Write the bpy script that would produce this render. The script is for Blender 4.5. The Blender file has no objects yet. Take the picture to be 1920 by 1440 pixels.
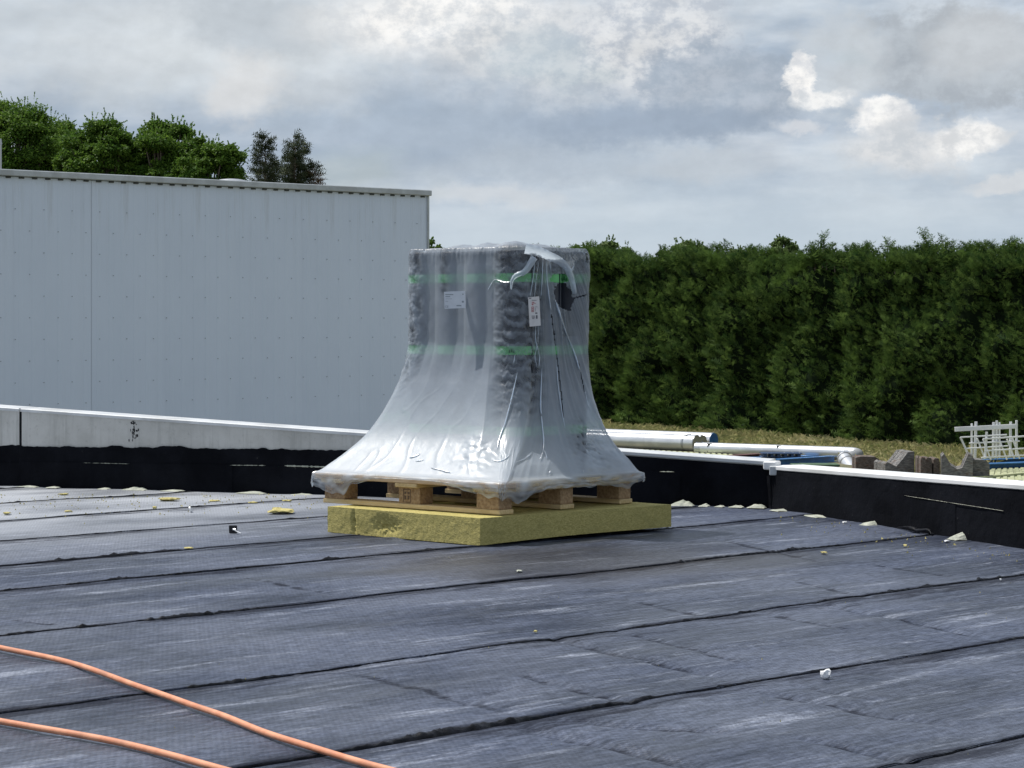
import bpy, bmesh, math, random
import numpy as np
from mathutils import Vector, noise, Matrix
from mathutils.bvhtree import BVHTree
random.seed(7); rng = np.random.default_rng(7)
S = bpy.context.scene
COL = S.collection
R = math.radians
F, CX, HY, H = 4500.0, 960.0, 600.0, 1.03      # focal length in px of the 1920 wide photo, centre, horizon, eye height

# ---------------------------------------------------------------- camera, sky, sun, exposure
cam = bpy.data.cameras.new('camera'); co = bpy.data.objects.new('camera', cam); COL.objects.link(co)
co.location = (0, 0, H); co.rotation_euler = (R(90), 0, 0)
cam.sensor_width = 36; cam.lens = 36 * F / 1920; cam.shift_y = -(720 - HY) / 1920
cam.clip_start = .1; cam.clip_end = 3000
S.camera = co
S.view_settings.view_transform = 'Standard'; S.view_settings.look = 'None'
S.view_settings.exposure = 0.17; S.view_settings.gamma = 1; S.view_settings.use_curve_mapping = False
SUN_AZ = Vector((-.88, .475)); SUN_EL = 60
sl = bpy.data.lights.new('sun', 'SUN'); sl.energy = 3.9; sl.angle = R(.6); sl.color = (1, .965, .91)
so = bpy.data.objects.new('sun', sl); COL.objects.link(so)
sd = Vector((SUN_AZ.x * math.cos(R(SUN_EL)), SUN_AZ.y * math.cos(R(SUN_EL)), math.sin(R(SUN_EL)))).normalized()
so.rotation_euler = sd.to_track_quat('Z', 'Y').to_euler()

W = bpy.data.worlds.new('World'); S.world = W; W.use_nodes = True
nt = W.node_tree; nt.nodes.clear()
def N(t, typ, **kw):
    n = t.nodes.new(typ)
    for k, v in kw.items():
        if k.startswith('i_'):
            n.inputs[int(k[2:])].default_value = v
        else: setattr(n, k, v)
    return n
def setin(t, n, idx, v):
    if isinstance(v, bpy.types.NodeSocket): t.links.new(v, n.inputs[idx])
    elif v is not None: n.inputs[idx].default_value = v
def M(t, op, a, b=None, c=None, clamp=False):
    n = t.nodes.new('ShaderNodeMath'); n.operation = op; n.use_clamp = clamp
    setin(t, n, 0, a); setin(t, n, 1, b); setin(t, n, 2, c); return n.outputs[0]
def SS(t, v, lo, hi, tlo=0.0, thi=1.0):
    n = t.nodes.new('ShaderNodeMapRange'); n.interpolation_type = 'SMOOTHSTEP'; n.clamp = True
    setin(t, n, 0, v); n.inputs[1].default_value = lo; n.inputs[2].default_value = hi
    n.inputs[3].default_value = tlo; n.inputs[4].default_value = thi; return n.outputs[0]
def MIX(t, f, a, b, blend='MIX'):
    n = t.nodes.new('ShaderNodeMix'); n.data_type = 'RGBA'; n.blend_type = blend
    setin(t, n, 0, f)
    for i, v in ((6, a), (7, b)):
        if isinstance(v, (tuple, list)) and len(v) == 3: v = (*v, 1)
        setin(t, n, i, v)
    return n.outputs[2]
def NOISE(t, vec, scale, detail=4, rough=.5, dist=0):
    n = t.nodes.new('ShaderNodeTexNoise'); setin(t, n, 'Vector', vec)
    n.inputs['Scale'].default_value = scale; n.inputs['Detail'].default_value = detail
    n.inputs['Roughness'].default_value = rough; n.inputs['Distortion'].default_value = dist
    return n.outputs[0]
def XYZ(t, x, y, z):
    n = t.nodes.new('ShaderNodeCombineXYZ'); setin(t, n, 0, x); setin(t, n, 1, y); setin(t, n, 2, z); return n.outputs[0]
def SEP(t, v):
    n = t.nodes.new('ShaderNodeSeparateXYZ'); setin(t, n, 0, v); return n.outputs

def build_world():
    t = nt
    sky = N(t, 'ShaderNodeTexSky', sky_type='NISHITA', sun_disc=False)
    sky.sun_elevation = R(SUN_EL); sky.sun_rotation = math.atan2(SUN_AZ.x, SUN_AZ.y)
    sky.air_density = 1.0; sky.dust_density = 1.6
    tc = N(t, 'ShaderNodeTexCoord')
    x, y, z = SEP(t, tc.outputs['Generated'])[:3]
    az = M(t, 'ARCTAN2', x, y)
    hor = M(t, 'SQRT', M(t, 'ADD', M(t, 'MULTIPLY', x, x), M(t, 'MULTIPLY', y, y)))
    el = M(t, 'ARCTAN2', z, hor)
    # domain warp in 'photo pixel' style units of azimuth and elevation (1 unit = 100 px)
    A = M(t, 'MULTIPLY', az, 45.0); E = M(t, 'MULTIPLY', el, 45.0)
    vec = XYZ(t, A, M(t, 'MULTIPLY', E, 1.25), 3.3)
    n1 = NOISE(t, vec, .75, 6, .62)
    n2 = NOISE(t, XYZ(t, M(t, 'ADD', A, 11.0), M(t, 'MULTIPLY', E, 1.25), 7.7), .75, 6, .62)
    n3 = NOISE(t, XYZ(t, A, M(t, 'MULTIPLY', E, 1.3), 15.), 2.0, 8, .66)
    soft = NOISE(t, XYZ(t, M(t, 'MULTIPLY', A, .32), M(t, 'MULTIPLY', E, 1.2), 1.5), .9, 5, .55)
    soft2 = NOISE(t, XYZ(t, M(t, 'MULTIPLY', A, .2), M(t, 'MULTIPLY', E, .5), 21.5), .9, 4, .5)
    wA = M(t, 'ADD', A, M(t, 'MULTIPLY', M(t, 'SUBTRACT', n1, .5), 1.5))
    wE = M(t, 'ADD', E, M(t, 'MULTIPLY', M(t, 'SUBTRACT', n2, .5), 1.1))
    # overall cloud deck
    deck = MIX(t, SS(t, soft, .32, .68), (.30, .375, .475), (.56, .61, .67))
    deck = MIX(t, SS(t, soft2, .35, .62, 0, .45), deck, (.60, .66, .70))
    hz = SS(t, el, .015, .075, 1, 0)
    deck = MIX(t, M(t, 'MULTIPLY', hz, .85), deck, (.475, .555, .625))
    cur = deck
    def blob(cur, cx, cy, rx, ry, col, amt=1., hard=.25, rag=.9, inner=None):
        dx = M(t, 'MULTIPLY', M(t, 'SUBTRACT', wA, (cx - 960) / 100), 100 / rx)
        dy = M(t, 'MULTIPLY', M(t, 'SUBTRACT', wE, (600 - cy) / 100), 100 / ry)
        r = M(t, 'SQRT', M(t, 'ADD', M(t, 'MULTIPLY', dx, dx), M(t, 'MULTIPLY', dy, dy)))
        r = M(t, 'ADD', r, M(t, 'MULTIPLY', M(t, 'SUBTRACT', n3, .5), rag))
        m = SS(t, r, 1 - hard, 1 + hard, amt, 0)
        if inner: col = MIX(t, SS(t, n3, .38, .62), inner, col)
        return MIX(t, m, cur, col)
    W1 = (.86, .85, .83); W2 = (.58, .615, .66)
    cur = blob(cur, 330, 90, 420, 110, (.60, .635, .66), .7, .6, .5)
    cur = blob(cur, 500, 45, 170, 60, (.43, .475, .52), .75, .5, .5)
    cur = blob(cur, 840, 40, 240, 75, W1, .95, .5, .9, (.66, .68, .70))
    cur = blob(cur, 1010, 110, 200, 90, (.66, .675, .69), .85, .5, .9, (.52, .56, .605))
    cur = blob(cur, 1230, 90, 150, 120, (.70, .71, .72), .85, .35, 1.3, (.46, .50, .56))
    cur = blob(cur, 1350, 175, 140, 95, (.40, .45, .52), .9, .22, .8, (.34, .40, .475))
    cur = blob(cur, 820, 240, 420, 75, (.34, .41, .50), .85, .7, .4)
    cur = blob(cur, 1230, 232, 270, 34, (.30, .365, .455), .9, .5, .35)
    cur = blob(cur, 1000, 310, 330, 26, (.38, .44, .51), .55, .8, .3)
    cur = blob(cur, 560, 180, 120, 30, (.52, .56, .6), .6, .6, .5)
    cur = blob(cur, 460, 165, 62, 60, (.66, .665, .67), .7, .5, .9)
    cur = blob(cur, 1770, 120, 210, 95, (.42, .46, .50), .85, .25, .9, (.37, .405, .445))
    cur = blob(cur, 1830, 90, 90, 60, (.55, .575, .60), .6, .4, .9)
    cur = blob(cur, 1570, 120, 80, 90, (.56, .60, .635), .7, .4, .9)
    cur = blob(cur, 1500, 148, 34, 42, W1, 1., .2, 1.6, (.64, .66, .69))
    cur = blob(cur, 1530, 190, 52, 18, W1, .8, .35, 1.4, (.60, .63, .66))
    cur = blob(cur, 1500, 245, 42, 14, (.66, .67, .69), .6, .5, 1.2)
    cur = blob(cur, 1640, 225, 56, 28, W1, .95, .3, 1.5, (.68, .69, .71))
    cur = blob(cur, 1690, 285, 110, 46, (.68, .68, .68), .8, .5, 1.3, (.56, .585, .61))
    cur = blob(cur, 1800, 262, 66, 36, W1, .9, .3, 1.5, (.64, .655, .67))
    cur = blob(cur, 1880, 350, 70, 16, (.66, .665, .67), .6, .4, .8)
    cur = blob(cur, 930, 370, 130, 22, (.60, .625, .65), .6, .6, .8)
    cur = blob(cur, 1330, 305, 140, 24, (.53, .57, .61), .5, .6, .8)
    # thin places in the deck let the blue sky through
    thin = M(t, 'MAXIMUM', SS(t, soft2, .30, .40, .35, 0), M(t, 'MULTIPLY', SS(t, el, .22, .5), SS(t, soft2, .42, .56, .75, .15)))
    pa = NOISE(t, XYZ(t, M(t, 'MULTIPLY', A, .8), M(t, 'MULTIPLY', E, 1.15), 41.), .6, 6, .5)
    pb = NOISE(t, XYZ(t, M(t, 'ADD', M(t, 'MULTIPLY', A, .8), -.12), M(t, 'ADD', M(t, 'MULTIPLY', E, 1.15), .22), 41.), .6, 6, .5)
    relief = M(t, 'MULTIPLY', M(t, 'SUBTRACT', pa, pb), SS(t, E, 2.0, 4.2, .15, .62))
    tex = M(t, 'ADD', SS(t, n3, .30, .70, .975, 1.025), relief); cur = MIX(t, SS(t, el, .01, .06), cur, MIX(t, 1., cur, XYZ(t, tex, tex, tex), 'MULTIPLY'))
    cl = MIX(t, 1.0, cur, (10, 10, 10), 'MULTIPLY')
    out = MIX(t, thin, cl, sky.outputs[0])
    out = MIX(t, SS(t, el, -.02, 0, 1, 0), out, (1.2, 1.2, 1.0))
    bg = N(t, 'ShaderNodeBackground'); t.links.new(out, bg.inputs[0]); bg.inputs[1].default_value = .1
    o = N(t, 'ShaderNodeOutputWorld'); t.links.new(bg.outputs[0], o.inputs[0])
build_world()

# ---------------------------------------------------------------- helpers
def P(px, py, Y): return Vector(((px - CX) * Y / F, Y, H - (py - HY) * Y / F))
def G(px, py, z=0.0):
    Y = F * (H - z) / (py - HY); return Vector(((px - CX) * Y / F, Y, z))
def tag(o, label=None, cat=None, group=None, kind=None):
    for k, v in (('label', label), ('category', cat), ('group', group), ('kind', kind)):
        if v: o[k] = v
    return o
def empty(name, loc=(0, 0, 0), rz=0):
    o = bpy.data.objects.new(name, None); COL.objects.link(o); o.location = loc; o.rotation_euler = (0, 0, rz)
    o.empty_display_size = .2
    return o
def link(name, me, mat=None, parent=None, smooth=False):
    if mat and not me.materials: me.materials.append(mat)
    if smooth: me.polygons.foreach_set('use_smooth', [True] * len(me.polygons))
    o = bpy.data.objects.new(name, me); COL.objects.link(o); o.parent = parent
    return o
def from_pd(name, v, f, mat=None, parent=None, smooth=False):
    me = bpy.data.meshes.new(name)
    me.from_pydata([tuple(a) for a in v], [], [tuple(a) for a in f]); me.update()
    return link(name, me, mat, parent, smooth)
def fast(name, V, nper, mat=None, parent=None):
    """V: (n*nper,3) loose polygons of nper corners"""
    n = len(V) // nper
    me = bpy.data.meshes.new(name)
    me.vertices.add(n * nper); me.vertices.foreach_set('co', V.astype(np.float32).ravel())
    me.loops.add(n * nper); me.loops.foreach_set('vertex_index', np.arange(n * nper, dtype=np.int32))
    me.polygons.add(n); me.polygons.foreach_set('loop_start', np.arange(0, n * nper, nper, dtype=np.int32))
    me.update(); me.validate()
    return link(name, me, mat, parent)
class MB:
    def __init__(s): s.bm = bmesh.new()
    def box(s, c, d, rot=None, bevel=0, taper=None):
        r = bmesh.ops.create_cube(s.bm, size=1); vs = r['verts']
        for v in vs:
            v.co = Vector((v.co.x * d[0], v.co.y * d[1], v.co.z * d[2]))
        if rot is not None:
            m = rot if isinstance(rot, Matrix) else Matrix.Rotation(rot, 3, 'Z')
            for v in vs: v.co = m @ v.co
        for v in vs: v.co += Vector(c)
        if bevel:
            es = list({e for v in vs for e in v.link_edges})
            bmesh.ops.bevel(s.bm, geom=es, offset=bevel, segments=1, affect='EDGES', profile=.5)
        return s
    def bar(s, a, b, w, h, bevel=0):
        a = Vector(a); b = Vector(b); d = b - a
        q = d.to_track_quat('X', 'Z').to_matrix()
        return s.box((a + b) / 2, (d.length, w, h), q, bevel)
    def tube(s, a, b, r, n=16, cap=True, r2=None):
        a = Vector(a); b = Vector(b); d = b - a
        m = Matrix.Translation((a + b) / 2) @ d.to_track_quat('Z', 'Y').to_matrix().to_4x4()
        bmesh.ops.create_cone(s.bm, cap_ends=cap, segments=n, radius1=r, radius2=r if r2 is None else r2, depth=d.length, matrix=m)
        return s
    def prism(s, pts, off):
        """polygon pts (3D) extruded by vector off"""
        off = Vector(off)
        a = [s.bm.verts.new(Vector(p)) for p in pts]; b = [s.bm.verts.new(Vector(p) + off) for p in pts]
        s.bm.faces.new(a); s.bm.faces.new(b[::-1])
        for i in range(len(a)):
            j = (i + 1) % len(a); s.bm.faces.new((a[j], a[i], b[i], b[j]))
        return s
    def mesh(s, name):
        bmesh.ops.recalc_face_normals(s.bm, faces=s.bm.faces)
        me = bpy.data.meshes.new(name); s.bm.to_mesh(me); s.bm.free(); return me
    def build(s, name, mat, parent=None, smooth=False):
        return link(name, s.mesh(name), mat, parent, smooth)
def smooth_by_angle(o, ang=40):
    me = o.data
    me.polygons.foreach_set('use_smooth', [True] * len(me.polygons))
    me.set_sharp_from_angle(angle=R(ang))
def sweep(name, pts, r, mat, parent=None, n=10, closed=False, flat=1.0, rfun=None):
    pts = [Vector(p) for p in pts]; V = []; Fc = []
    for i, p in enumerate(pts):
        d = (pts[min(i + 1, len(pts) - 1)] - pts[max(i - 1, 0)]).normalized()
        up = Vector((0, 0, 1)) if abs(d.z) < .9 else Vector((0, 1, 0))
        sx = d.cross(up).normalized(); sy = sx.cross(d).normalized()
        rr = r if rfun is None else rfun(i / (len(pts) - 1))
        for k in range(n):
            a = 2 * math.pi * k / n
            V.append(p + sx * math.cos(a) * rr + sy * math.sin(a) * rr * flat)
    for i in range(len(pts) - 1):
        for k in range(n):
            Fc.append((i * n + k, i * n + (k + 1) % n, (i + 1) * n + (k + 1) % n, (i + 1) * n + k))
    Fc.append(tuple(range(n - 1, -1, -1))); Fc.append(tuple((len(pts) - 1) * n + k for k in range(n)))
    return from_pd(name, V, Fc, mat, parent, True)
def catmull(pts, per=12):
    pts = [Vector(p) for p in pts]; q = [pts[0]] + pts + [pts[-1]]; out = []
    for i in range(1, len(q) - 2):
        for k in range(per):
            t = k / per; a, b, c, d = q[i - 1], q[i], q[i + 1], q[i + 2]
            out.append(.5 * ((2 * b) + (c - a) * t + (2 * a - 5 * b + 4 * c - d) * t * t + (3 * b - a - 3 * c + d) * t ** 3))
    out.append(pts[-1]); return out
def nz(x, y, z=0.0): return noise.noise(Vector((x, y, z)))
def fb(x, y, z=0.0, o=4): return noise.fractal(Vector((x, y, z)), 1.0, 2.0, o)

# ---------------------------------------------------------------- materials
def newmat(name):
    m = bpy.data.materials.new(name); m.use_nodes = True
    t = m.node_tree; b = t.nodes['Principled BSDF']; return m, t, b
def simple(name, c1, c2=None, scale=8, rough=.6, metal=0, bump=0, bscale=None, stretch=None, c3=None, spec=.5, detail=5, rnd=0, lo=.35, hi=.65):
    m, t, b = newmat(name)
    tc = N(t, 'ShaderNodeTexCoord'); v = tc.outputs['Object']
    if stretch:
        mp = N(t, 'ShaderNodeMapping'); t.links.new(v, mp.inputs[0]); mp.inputs['Scale'].default_value = stretch; v = mp.outputs[0]
    c = (*c1, 1) if c2 is None else None
    n = NOISE(t, v, scale, detail, .6)
    if c2 is not None:
        c = MIX(t, SS(t, n, lo, hi), c1, c2)
        if c3 is not None:
            n2 = NOISE(t, v, scale * .35, 4, .6)
            c = MIX(t, SS(t, n2, .52, .68), c, c3)
    if rnd:
        oi = N(t, 'ShaderNodeObjectInfo')
        k = M(t, 'ADD', 1 - rnd, M(t, 'MULTIPLY', oi.outputs['Random'], 2 * rnd))
        if not isinstance(c, bpy.types.NodeSocket): c = MIX(t, 0., c, c)
        c = MIX(t, 1., c, XYZ(t, k, k, k), 'MULTIPLY')
    setin(t, b, 'Base Color', c)
    b.inputs['Roughness'].default_value = rough; b.inputs['Metallic'].default_value = metal
    b.inputs['Specular IOR Level'].default_value = spec
    if bump:
        bn = N(t, 'ShaderNodeBump'); bn.inputs['Strength'].default_value = 1; bn.inputs['Distance'].default_value = bump
        n3 = NOISE(t, v, bscale or scale * 3, 6, .6); t.links.new(n3, bn.inputs['Height']); t.links.new(bn.outputs[0], b.inputs['Normal'])
    return m
def foliage(name, a, b_, c=None, trans=.35, rough=.55):
    m, t, b = newmat(name)
    g = N(t, 'ShaderNodeNewGeometry'); ri = g.outputs['Random Per Island']
    col = MIX(t, ri, a, b_)
    tc = N(t, 'ShaderNodeTexCoord'); n = NOISE(t, tc.outputs['Object'], .9, 3)
    if c: col = MIX(t, SS(t, n, .5, .72), col, c)
    setin(t, b, 'Base Color', col); b.inputs['Roughness'].default_value = rough
    b.inputs['Specular IOR Level'].default_value = .15
    tr = N(t, 'ShaderNodeBsdfTranslucent'); setin(t, tr, 'Color', col)
    mx = N(t, 'ShaderNodeMixShader'); mx.inputs[0].default_value = trans
    t.links.new(b.outputs[0], mx.inputs[1]); t.links.new(tr.outputs[0], mx.inputs[2])
    t.links.new(mx.outputs[0], t.nodes['Material Output'].inputs[0]); return m

def membrane_mat():
    m, t, b = newmat('bitumen_membrane')
    tc = N(t, 'ShaderNodeTexCoord')
    mp = N(t, 'ShaderNodeMapping'); mp.vector_type = 'POINT'; t.links.new(tc.outputs['Object'], mp.inputs[0])
    mp.inputs['Rotation'].default_value = (0, 0, R(-45))      # x now runs along the seams, y across them
    v = mp.outputs[0]; x, y, z = SEP(t, v)[:3]
    def st(sx, sy, sc, d=5, off=0, ro=.6): return NOISE(t, XYZ(t, M(t, 'MULTIPLY', x, sx), M(t, 'MULTIPLY', y, sy), off), sc, d, ro)
    grain = NOISE(t, v, 160, 3, .7); speck = st(.6, 1.4, 38, 4, 12, .75)
    blot = st(.55, 1.3, 1.6, 6, 2)
    streak = st(.5, 3.4, 2.4, 8, 5, .74)
    fine = st(.6, 9, 4, 6, 9, .7)
    base = MIX(t, SS(t, blot, .36, .62), (.014, .019, .034), (.060, .073, .110))
    base = MIX(t, SS(t, fine, .35, .75, 0, .6), base, (.105, .122, .175))
    dust = M(t, 'MULTIPLY', SS(t, streak, .53, .70), SS(t, grain, .35, .6, .35, 1))
    base = MIX(t, M(t, 'MULTIPLY', dust, .72), base, (.38, .41, .49))
    sk = SS(t, speck, .34, .66, .66, 1.36); base = MIX(t, 1., base, XYZ(t, sk, sk, sk), 'MULTIPLY')
    # paler towards the far left of the roof, a dark brown patch in front of the pallet
    X, Y_, Z_ = SEP(t, tc.outputs['Object'])[:3]
    far = M(t, 'MULTIPLY', SS(t, M(t, 'SUBTRACT', M(t, 'MULTIPLY', Y_, .8), M(t, 'MULTIPLY', X, .9)), 9.2, 13.4), SS(t, blot, .25, .6, .45, 1))
    base = MIX(t, M(t, 'MULTIPLY', far, .85), base, (.46, .48, .51))
    lap_fold_at = N(t, 'ShaderNodeAttribute'); lap_fold_at.attribute_name = 'lap'  # bitumen bleed at the laps, plus shade painted along the fold troughs
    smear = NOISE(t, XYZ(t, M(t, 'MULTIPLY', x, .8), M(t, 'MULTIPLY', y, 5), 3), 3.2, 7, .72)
    lk = SS(t, M(t, 'ADD', lap_fold_at.outputs['Fac'], M(t, 'MULTIPLY', M(t, 'SUBTRACT', smear, .5), 2.6)), .35, .95, 0, .8)
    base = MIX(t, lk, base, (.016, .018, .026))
    dx = M(t, 'SUBTRACT', X, .25); dy = M(t, 'SUBTRACT', Y_, 10.1)
    rr = M(t, 'SQRT', M(t, 'ADD', M(t, 'MULTIPLY', dx, dx), M(t, 'MULTIPLY', M(t, 'MULTIPLY', dy, dy), 1.0)))
    rr = M(t, 'ADD', rr, M(t, 'MULTIPLY', M(t, 'SUBTRACT', blot, .5), 1.6))
    base = MIX(t, SS(t, rr, .35, 1.3, .62, 0), base, (.028, .025, .022))
    # emboss: crossed diagonal hatch
    def wav(ax, ay, f):
        p = M(t, 'ADD', M(t, 'MULTIPLY', x, ax), M(t, 'MULTIPLY', y, ay))
        return M(t, 'SINE', M(t, 'MULTIPLY', p, f))
    wob = M(t, 'MULTIPLY', NOISE(t, v, 3, 2), 6)
    p1 = M(t, 'ADD', M(t, 'MULTIPLY', M(t, 'ADD', M(t, 'MULTIPLY', x, .80), M(t, 'MULTIPLY', y, .60)), 480), wob)
    p2 = M(t, 'MULTIPLY', M(t, 'SUBTRACT', M(t, 'MULTIPLY', x, .80), M(t, 'MULTIPLY', y, .60)), 420)
    hatch = M(t, 'ADD', M(t, 'SINE', p1), M(t, 'MULTIPLY', M(t, 'SINE', p2), .4))
    hh = M(t, 'ADD', M(t, 'MULTIPLY', hatch, .28), M(t, 'MULTIPLY', grain, .9))
    pit = SS(t, hatch, -1.2, 1.2, .84, 1.12)
    base = MIX(t, 1., base, XYZ(t, pit, pit, pit), 'MULTIPLY')
    setin(t, b, 'Base Color', base)
    wet = st(.9, 1.6, 1.1, 7, 31, .7)
    spec = M(t, 'MULTIPLY', SS(t, wet, .36, .64, .10, .56), M(t, 'SUBTRACT', 1.0, M(t, 'MULTIPLY', lk, .95)))
    spec = M(t, 'MULTIPLY', spec, SS(t, hatch, -1.2, 1.2, .75, 1.15)); spec = M(t, 'MULTIPLY', spec, sk)
    setin(t, b, 'Roughness', M(t, 'ADD', SS(t, blot, .3, .7, .38, .56), M(t, 'MULTIPLY', lk, .3))); setin(t, b, 'Specular IOR Level', spec)
    bn = N(t, 'ShaderNodeBump'); bn.inputs['Strength'].default_value = .9; bn.inputs['Distance'].default_value = .0016
    t.links.new(hh, bn.inputs['Height']); t.links.new(bn.outputs[0], b.inputs['Normal'])
    return m
def film_mat():
    m, t, b = newmat('milky_film')
    at = N(t, 'ShaderNodeAttribute'); at.attribute_name = 'haze'
    tc = N(t, 'ShaderNodeTexCoord')
    n = NOISE(t, tc.outputs['Object'], 9, 5, .6)
    n2 = NOISE(t, tc.outputs['Object'], 55, 4, .6)
    b.inputs['Base Color'].default_value = (.77, .87, 1.0, 1); b.inputs['Roughness'].default_value = .46
    b.inputs['Specular IOR Level'].default_value = .55
    bn = N(t, 'ShaderNodeBump'); bn.inputs['Strength'].default_value = .6; bn.inputs['Distance'].default_value = .004
    t.links.new(M(t, 'ADD', n, M(t, 'MULTIPLY', n2, .25)), bn.inputs['Height']); t.links.new(bn.outputs[0], b.inputs['Normal'])
    tr = N(t, 'ShaderNodeBsdfTranslucent'); tr.inputs[0].default_value = (.80, .91, 1.0, 1)
    m1 = N(t, 'ShaderNodeMixShader'); m1.inputs[0].default_value = .55
    t.links.new(b.outputs[0], m1.inputs[1]); t.links.new(tr.outputs[0], m1.inputs[2])
    tp = N(t, 'ShaderNodeBsdfTransparent')
    fac = M(t, 'ADD', at.outputs['Fac'], M(t, 'MULTIPLY', M(t, 'SUBTRACT', n, .5), .25), clamp=True)
    gl = N(t, 'ShaderNodeBsdfGlossy'); gl.inputs['Roughness'].default_value = .29; t.links.new(bn.outputs[0], gl.inputs['Normal'])
    m2 = N(t, 'ShaderNodeMixShader'); t.links.new(fac, m2.inputs[0])
    t.links.new(tp.outputs[0], m2.inputs[1]); t.links.new(m1.outputs[0], m2.inputs[2])
    fr = N(t, 'ShaderNodeFresnel'); fr.inputs[0].default_value = 1.5; t.links.new(bn.outputs[0], fr.inputs['Normal'])
    m3 = N(t, 'ShaderNodeMixShader'); t.links.new(M(t, 'MULTIPLY', fr.outputs[0], .8), m3.inputs[0])
    t.links.new(m2.outputs[0], m3.inputs[1]); t.links.new(gl.outputs[0], m3.inputs[2])
    t.links.new(m3.outputs[0], t.nodes['Material Output'].inputs[0]); return m
def wool_mat():
    m, t, b = newmat('mineral_wool')
    tc = N(t, 'ShaderNodeTexCoord'); mp = N(t, 'ShaderNodeMapping'); t.links.new(tc.outputs['Object'], mp.inputs[0])
    mp.inputs['Scale'].default_value = (1, 1, 3.2); v = mp.outputs[0]
    n1 = NOISE(t, v, 75, 8, .74, .5); n2 = NOISE(t, v, 6, 4, .6); n3 = NOISE(t, v, 120, 4, .7)
    c = MIX(t, SS(t, n1, .36, .64), (.36, .31, .105), (.58, .50, .20))
    c = MIX(t, SS(t, n2, .5, .75, 0, .5), c, (.30, .27, .10))
    c = MIX(t, SS(t, n3, .3, .5, .3, 0), c, (.16, .13, .045))
    setin(t, b, 'Base Color', c); b.inputs['Roughness'].default_value = .95; b.inputs['Specular IOR Level'].default_value = .1
    bn = N(t, 'ShaderNodeBump'); bn.inputs['Distance'].default_value = .003; t.links.new(n1, bn.inputs['Height']); t.links.new(bn.outputs[0], b.inputs['Normal'])
    return m
def wood_mat(name, a, b_, c, axis='x', rnd=.18):
    m, t, b = newmat(name)
    tc = N(t, 'ShaderNodeTexCoord'); mp = N(t, 'ShaderNodeMapping'); t.links.new(tc.outputs['Object'], mp.inputs[0])
    mp.inputs['Scale'].default_value = (.8, 9, 9) if axis == 'x' else (9, 9, .8)
    oi = N(t, 'ShaderNodeObjectInfo'); t.links.new(XYZ(t, M(t, 'MULTIPLY', oi.outputs['Random'], 30), 0, 0), mp.inputs['Location'])
    n = NOISE(t, mp.outputs[0], 7, 6, .65, 1.2); n2 = NOISE(t, tc.outputs['Object'], 5, 4)
    col = MIX(t, SS(t, n, .35, .65), a, b_); col = MIX(t, SS(t, n2, .55, .8, 0, .7), col, c)
    k = M(t, 'ADD', 1 - rnd, M(t, 'MULTIPLY', oi.outputs['Random'], 2 * rnd)); col = MIX(t, 1., col, XYZ(t, k, k, k), 'MULTIPLY')
    setin(t, b, 'Base Color', col); b.inputs['Roughness'].default_value = .75; b.inputs['Specular IOR Level'].default_value = .25
    bn = N(t, 'ShaderNodeBump'); bn.inputs['Distance'].default_value = .0015; t.links.new(n, bn.inputs['Height']); t.links.new(bn.outputs[0], b.inputs['Normal'])
    return m
def concrete_mat():
    m, t, b = newmat('weathered_concrete')
    tc = N(t, 'ShaderNodeTexCoord'); v = tc.outputs['Object']; mp = N(t, 'ShaderNodeMapping'); t.links.new(v, mp.inputs[0]); mp.inputs['Scale'].default_value = (9, 9, .7)
    n1 = NOISE(t, v, 2.5, 7, .65); n2 = NOISE(t, mp.outputs[0], 2.2, 6, .7); n3 = NOISE(t, v, 40, 4, .6)
    c = MIX(t, SS(t, n1, .3, .7), (.42, .42, .40), (.56, .56, .54))
    c = MIX(t, SS(t, n2, .48, .72, 0, .6), c, (.30, .30, .285)); c = MIX(t, SS(t, n3, .25, .4, .35, 0), c, (.25, .25, .24))
    setin(t, b, 'Base Color', c); b.inputs['Roughness'].default_value = .9
    bn = N(t, 'ShaderNodeBump'); bn.inputs['Distance'].default_value = .004; t.links.new(n3, bn.inputs['Height']); t.links.new(bn.outputs[0], b.inputs['Normal'])
    return m
def felt_mat():
    m, t, b = newmat('black_bitumen_felt')
    tc = N(t, 'ShaderNodeTexCoord'); v = tc.outputs['Object']
    n1 = NOISE(t, v, 3, 6, .65); n2 = NOISE(t, v, 45, 5, .65); n3 = NOISE(t, v, 1.1, 4, .6)
    c = MIX(t, SS(t, n1, .35, .7), (.0035, .004, .006), (.009, .010, .014))
    spk = M(t, 'MULTIPLY', SS(t, n2, .66, .74), SS(t, n1, .45, .65))
    c = MIX(t, M(t, 'MULTIPLY', spk, .5), c, (.12, .12, .115))
    setin(t, b, 'Base Color', c); b.inputs['Roughness'].default_value = .8; b.inputs['Specular IOR Level'].default_value = .06
    bn = N(t, 'ShaderNodeBump'); bn.inputs['Distance'].default_value = .003; t.links.new(n2, bn.inputs['Height']); t.links.new(bn.outputs[0], b.inputs['Normal'])
    return m
def cladding_mat():
    m, t, b = newmat('grey_cladding')
    tc = N(t, 'ShaderNodeTexCoord'); v = tc.outputs['Object']; mp = N(t, 'ShaderNodeMapping'); t.links.new(v, mp.inputs[0]); mp.inputs['Scale'].default_value = (6, 6, .35)
    n1 = NOISE(t, v, .8, 5, .6); n2 = NOISE(t, mp.outputs[0], 1.6, 6, .7)
    x, y, z = SEP(t, v)[:3]
    c = MIX(t, SS(t, n1, .3, .7), (.65, .72, .84), (.69, .76, .88))
    dirt = M(t, 'MULTIPLY', SS(t, n2, .50, .72), SS(t, z, 3.2, 4.25, .05, .6))
    c = MIX(t, dirt, c, (.46, .48, .50))
    setin(t, b, 'Base Color', c); b.inputs['Roughness'].default_value = .5; b.inputs['Specular IOR Level'].default_value = .3
    return m

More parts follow.
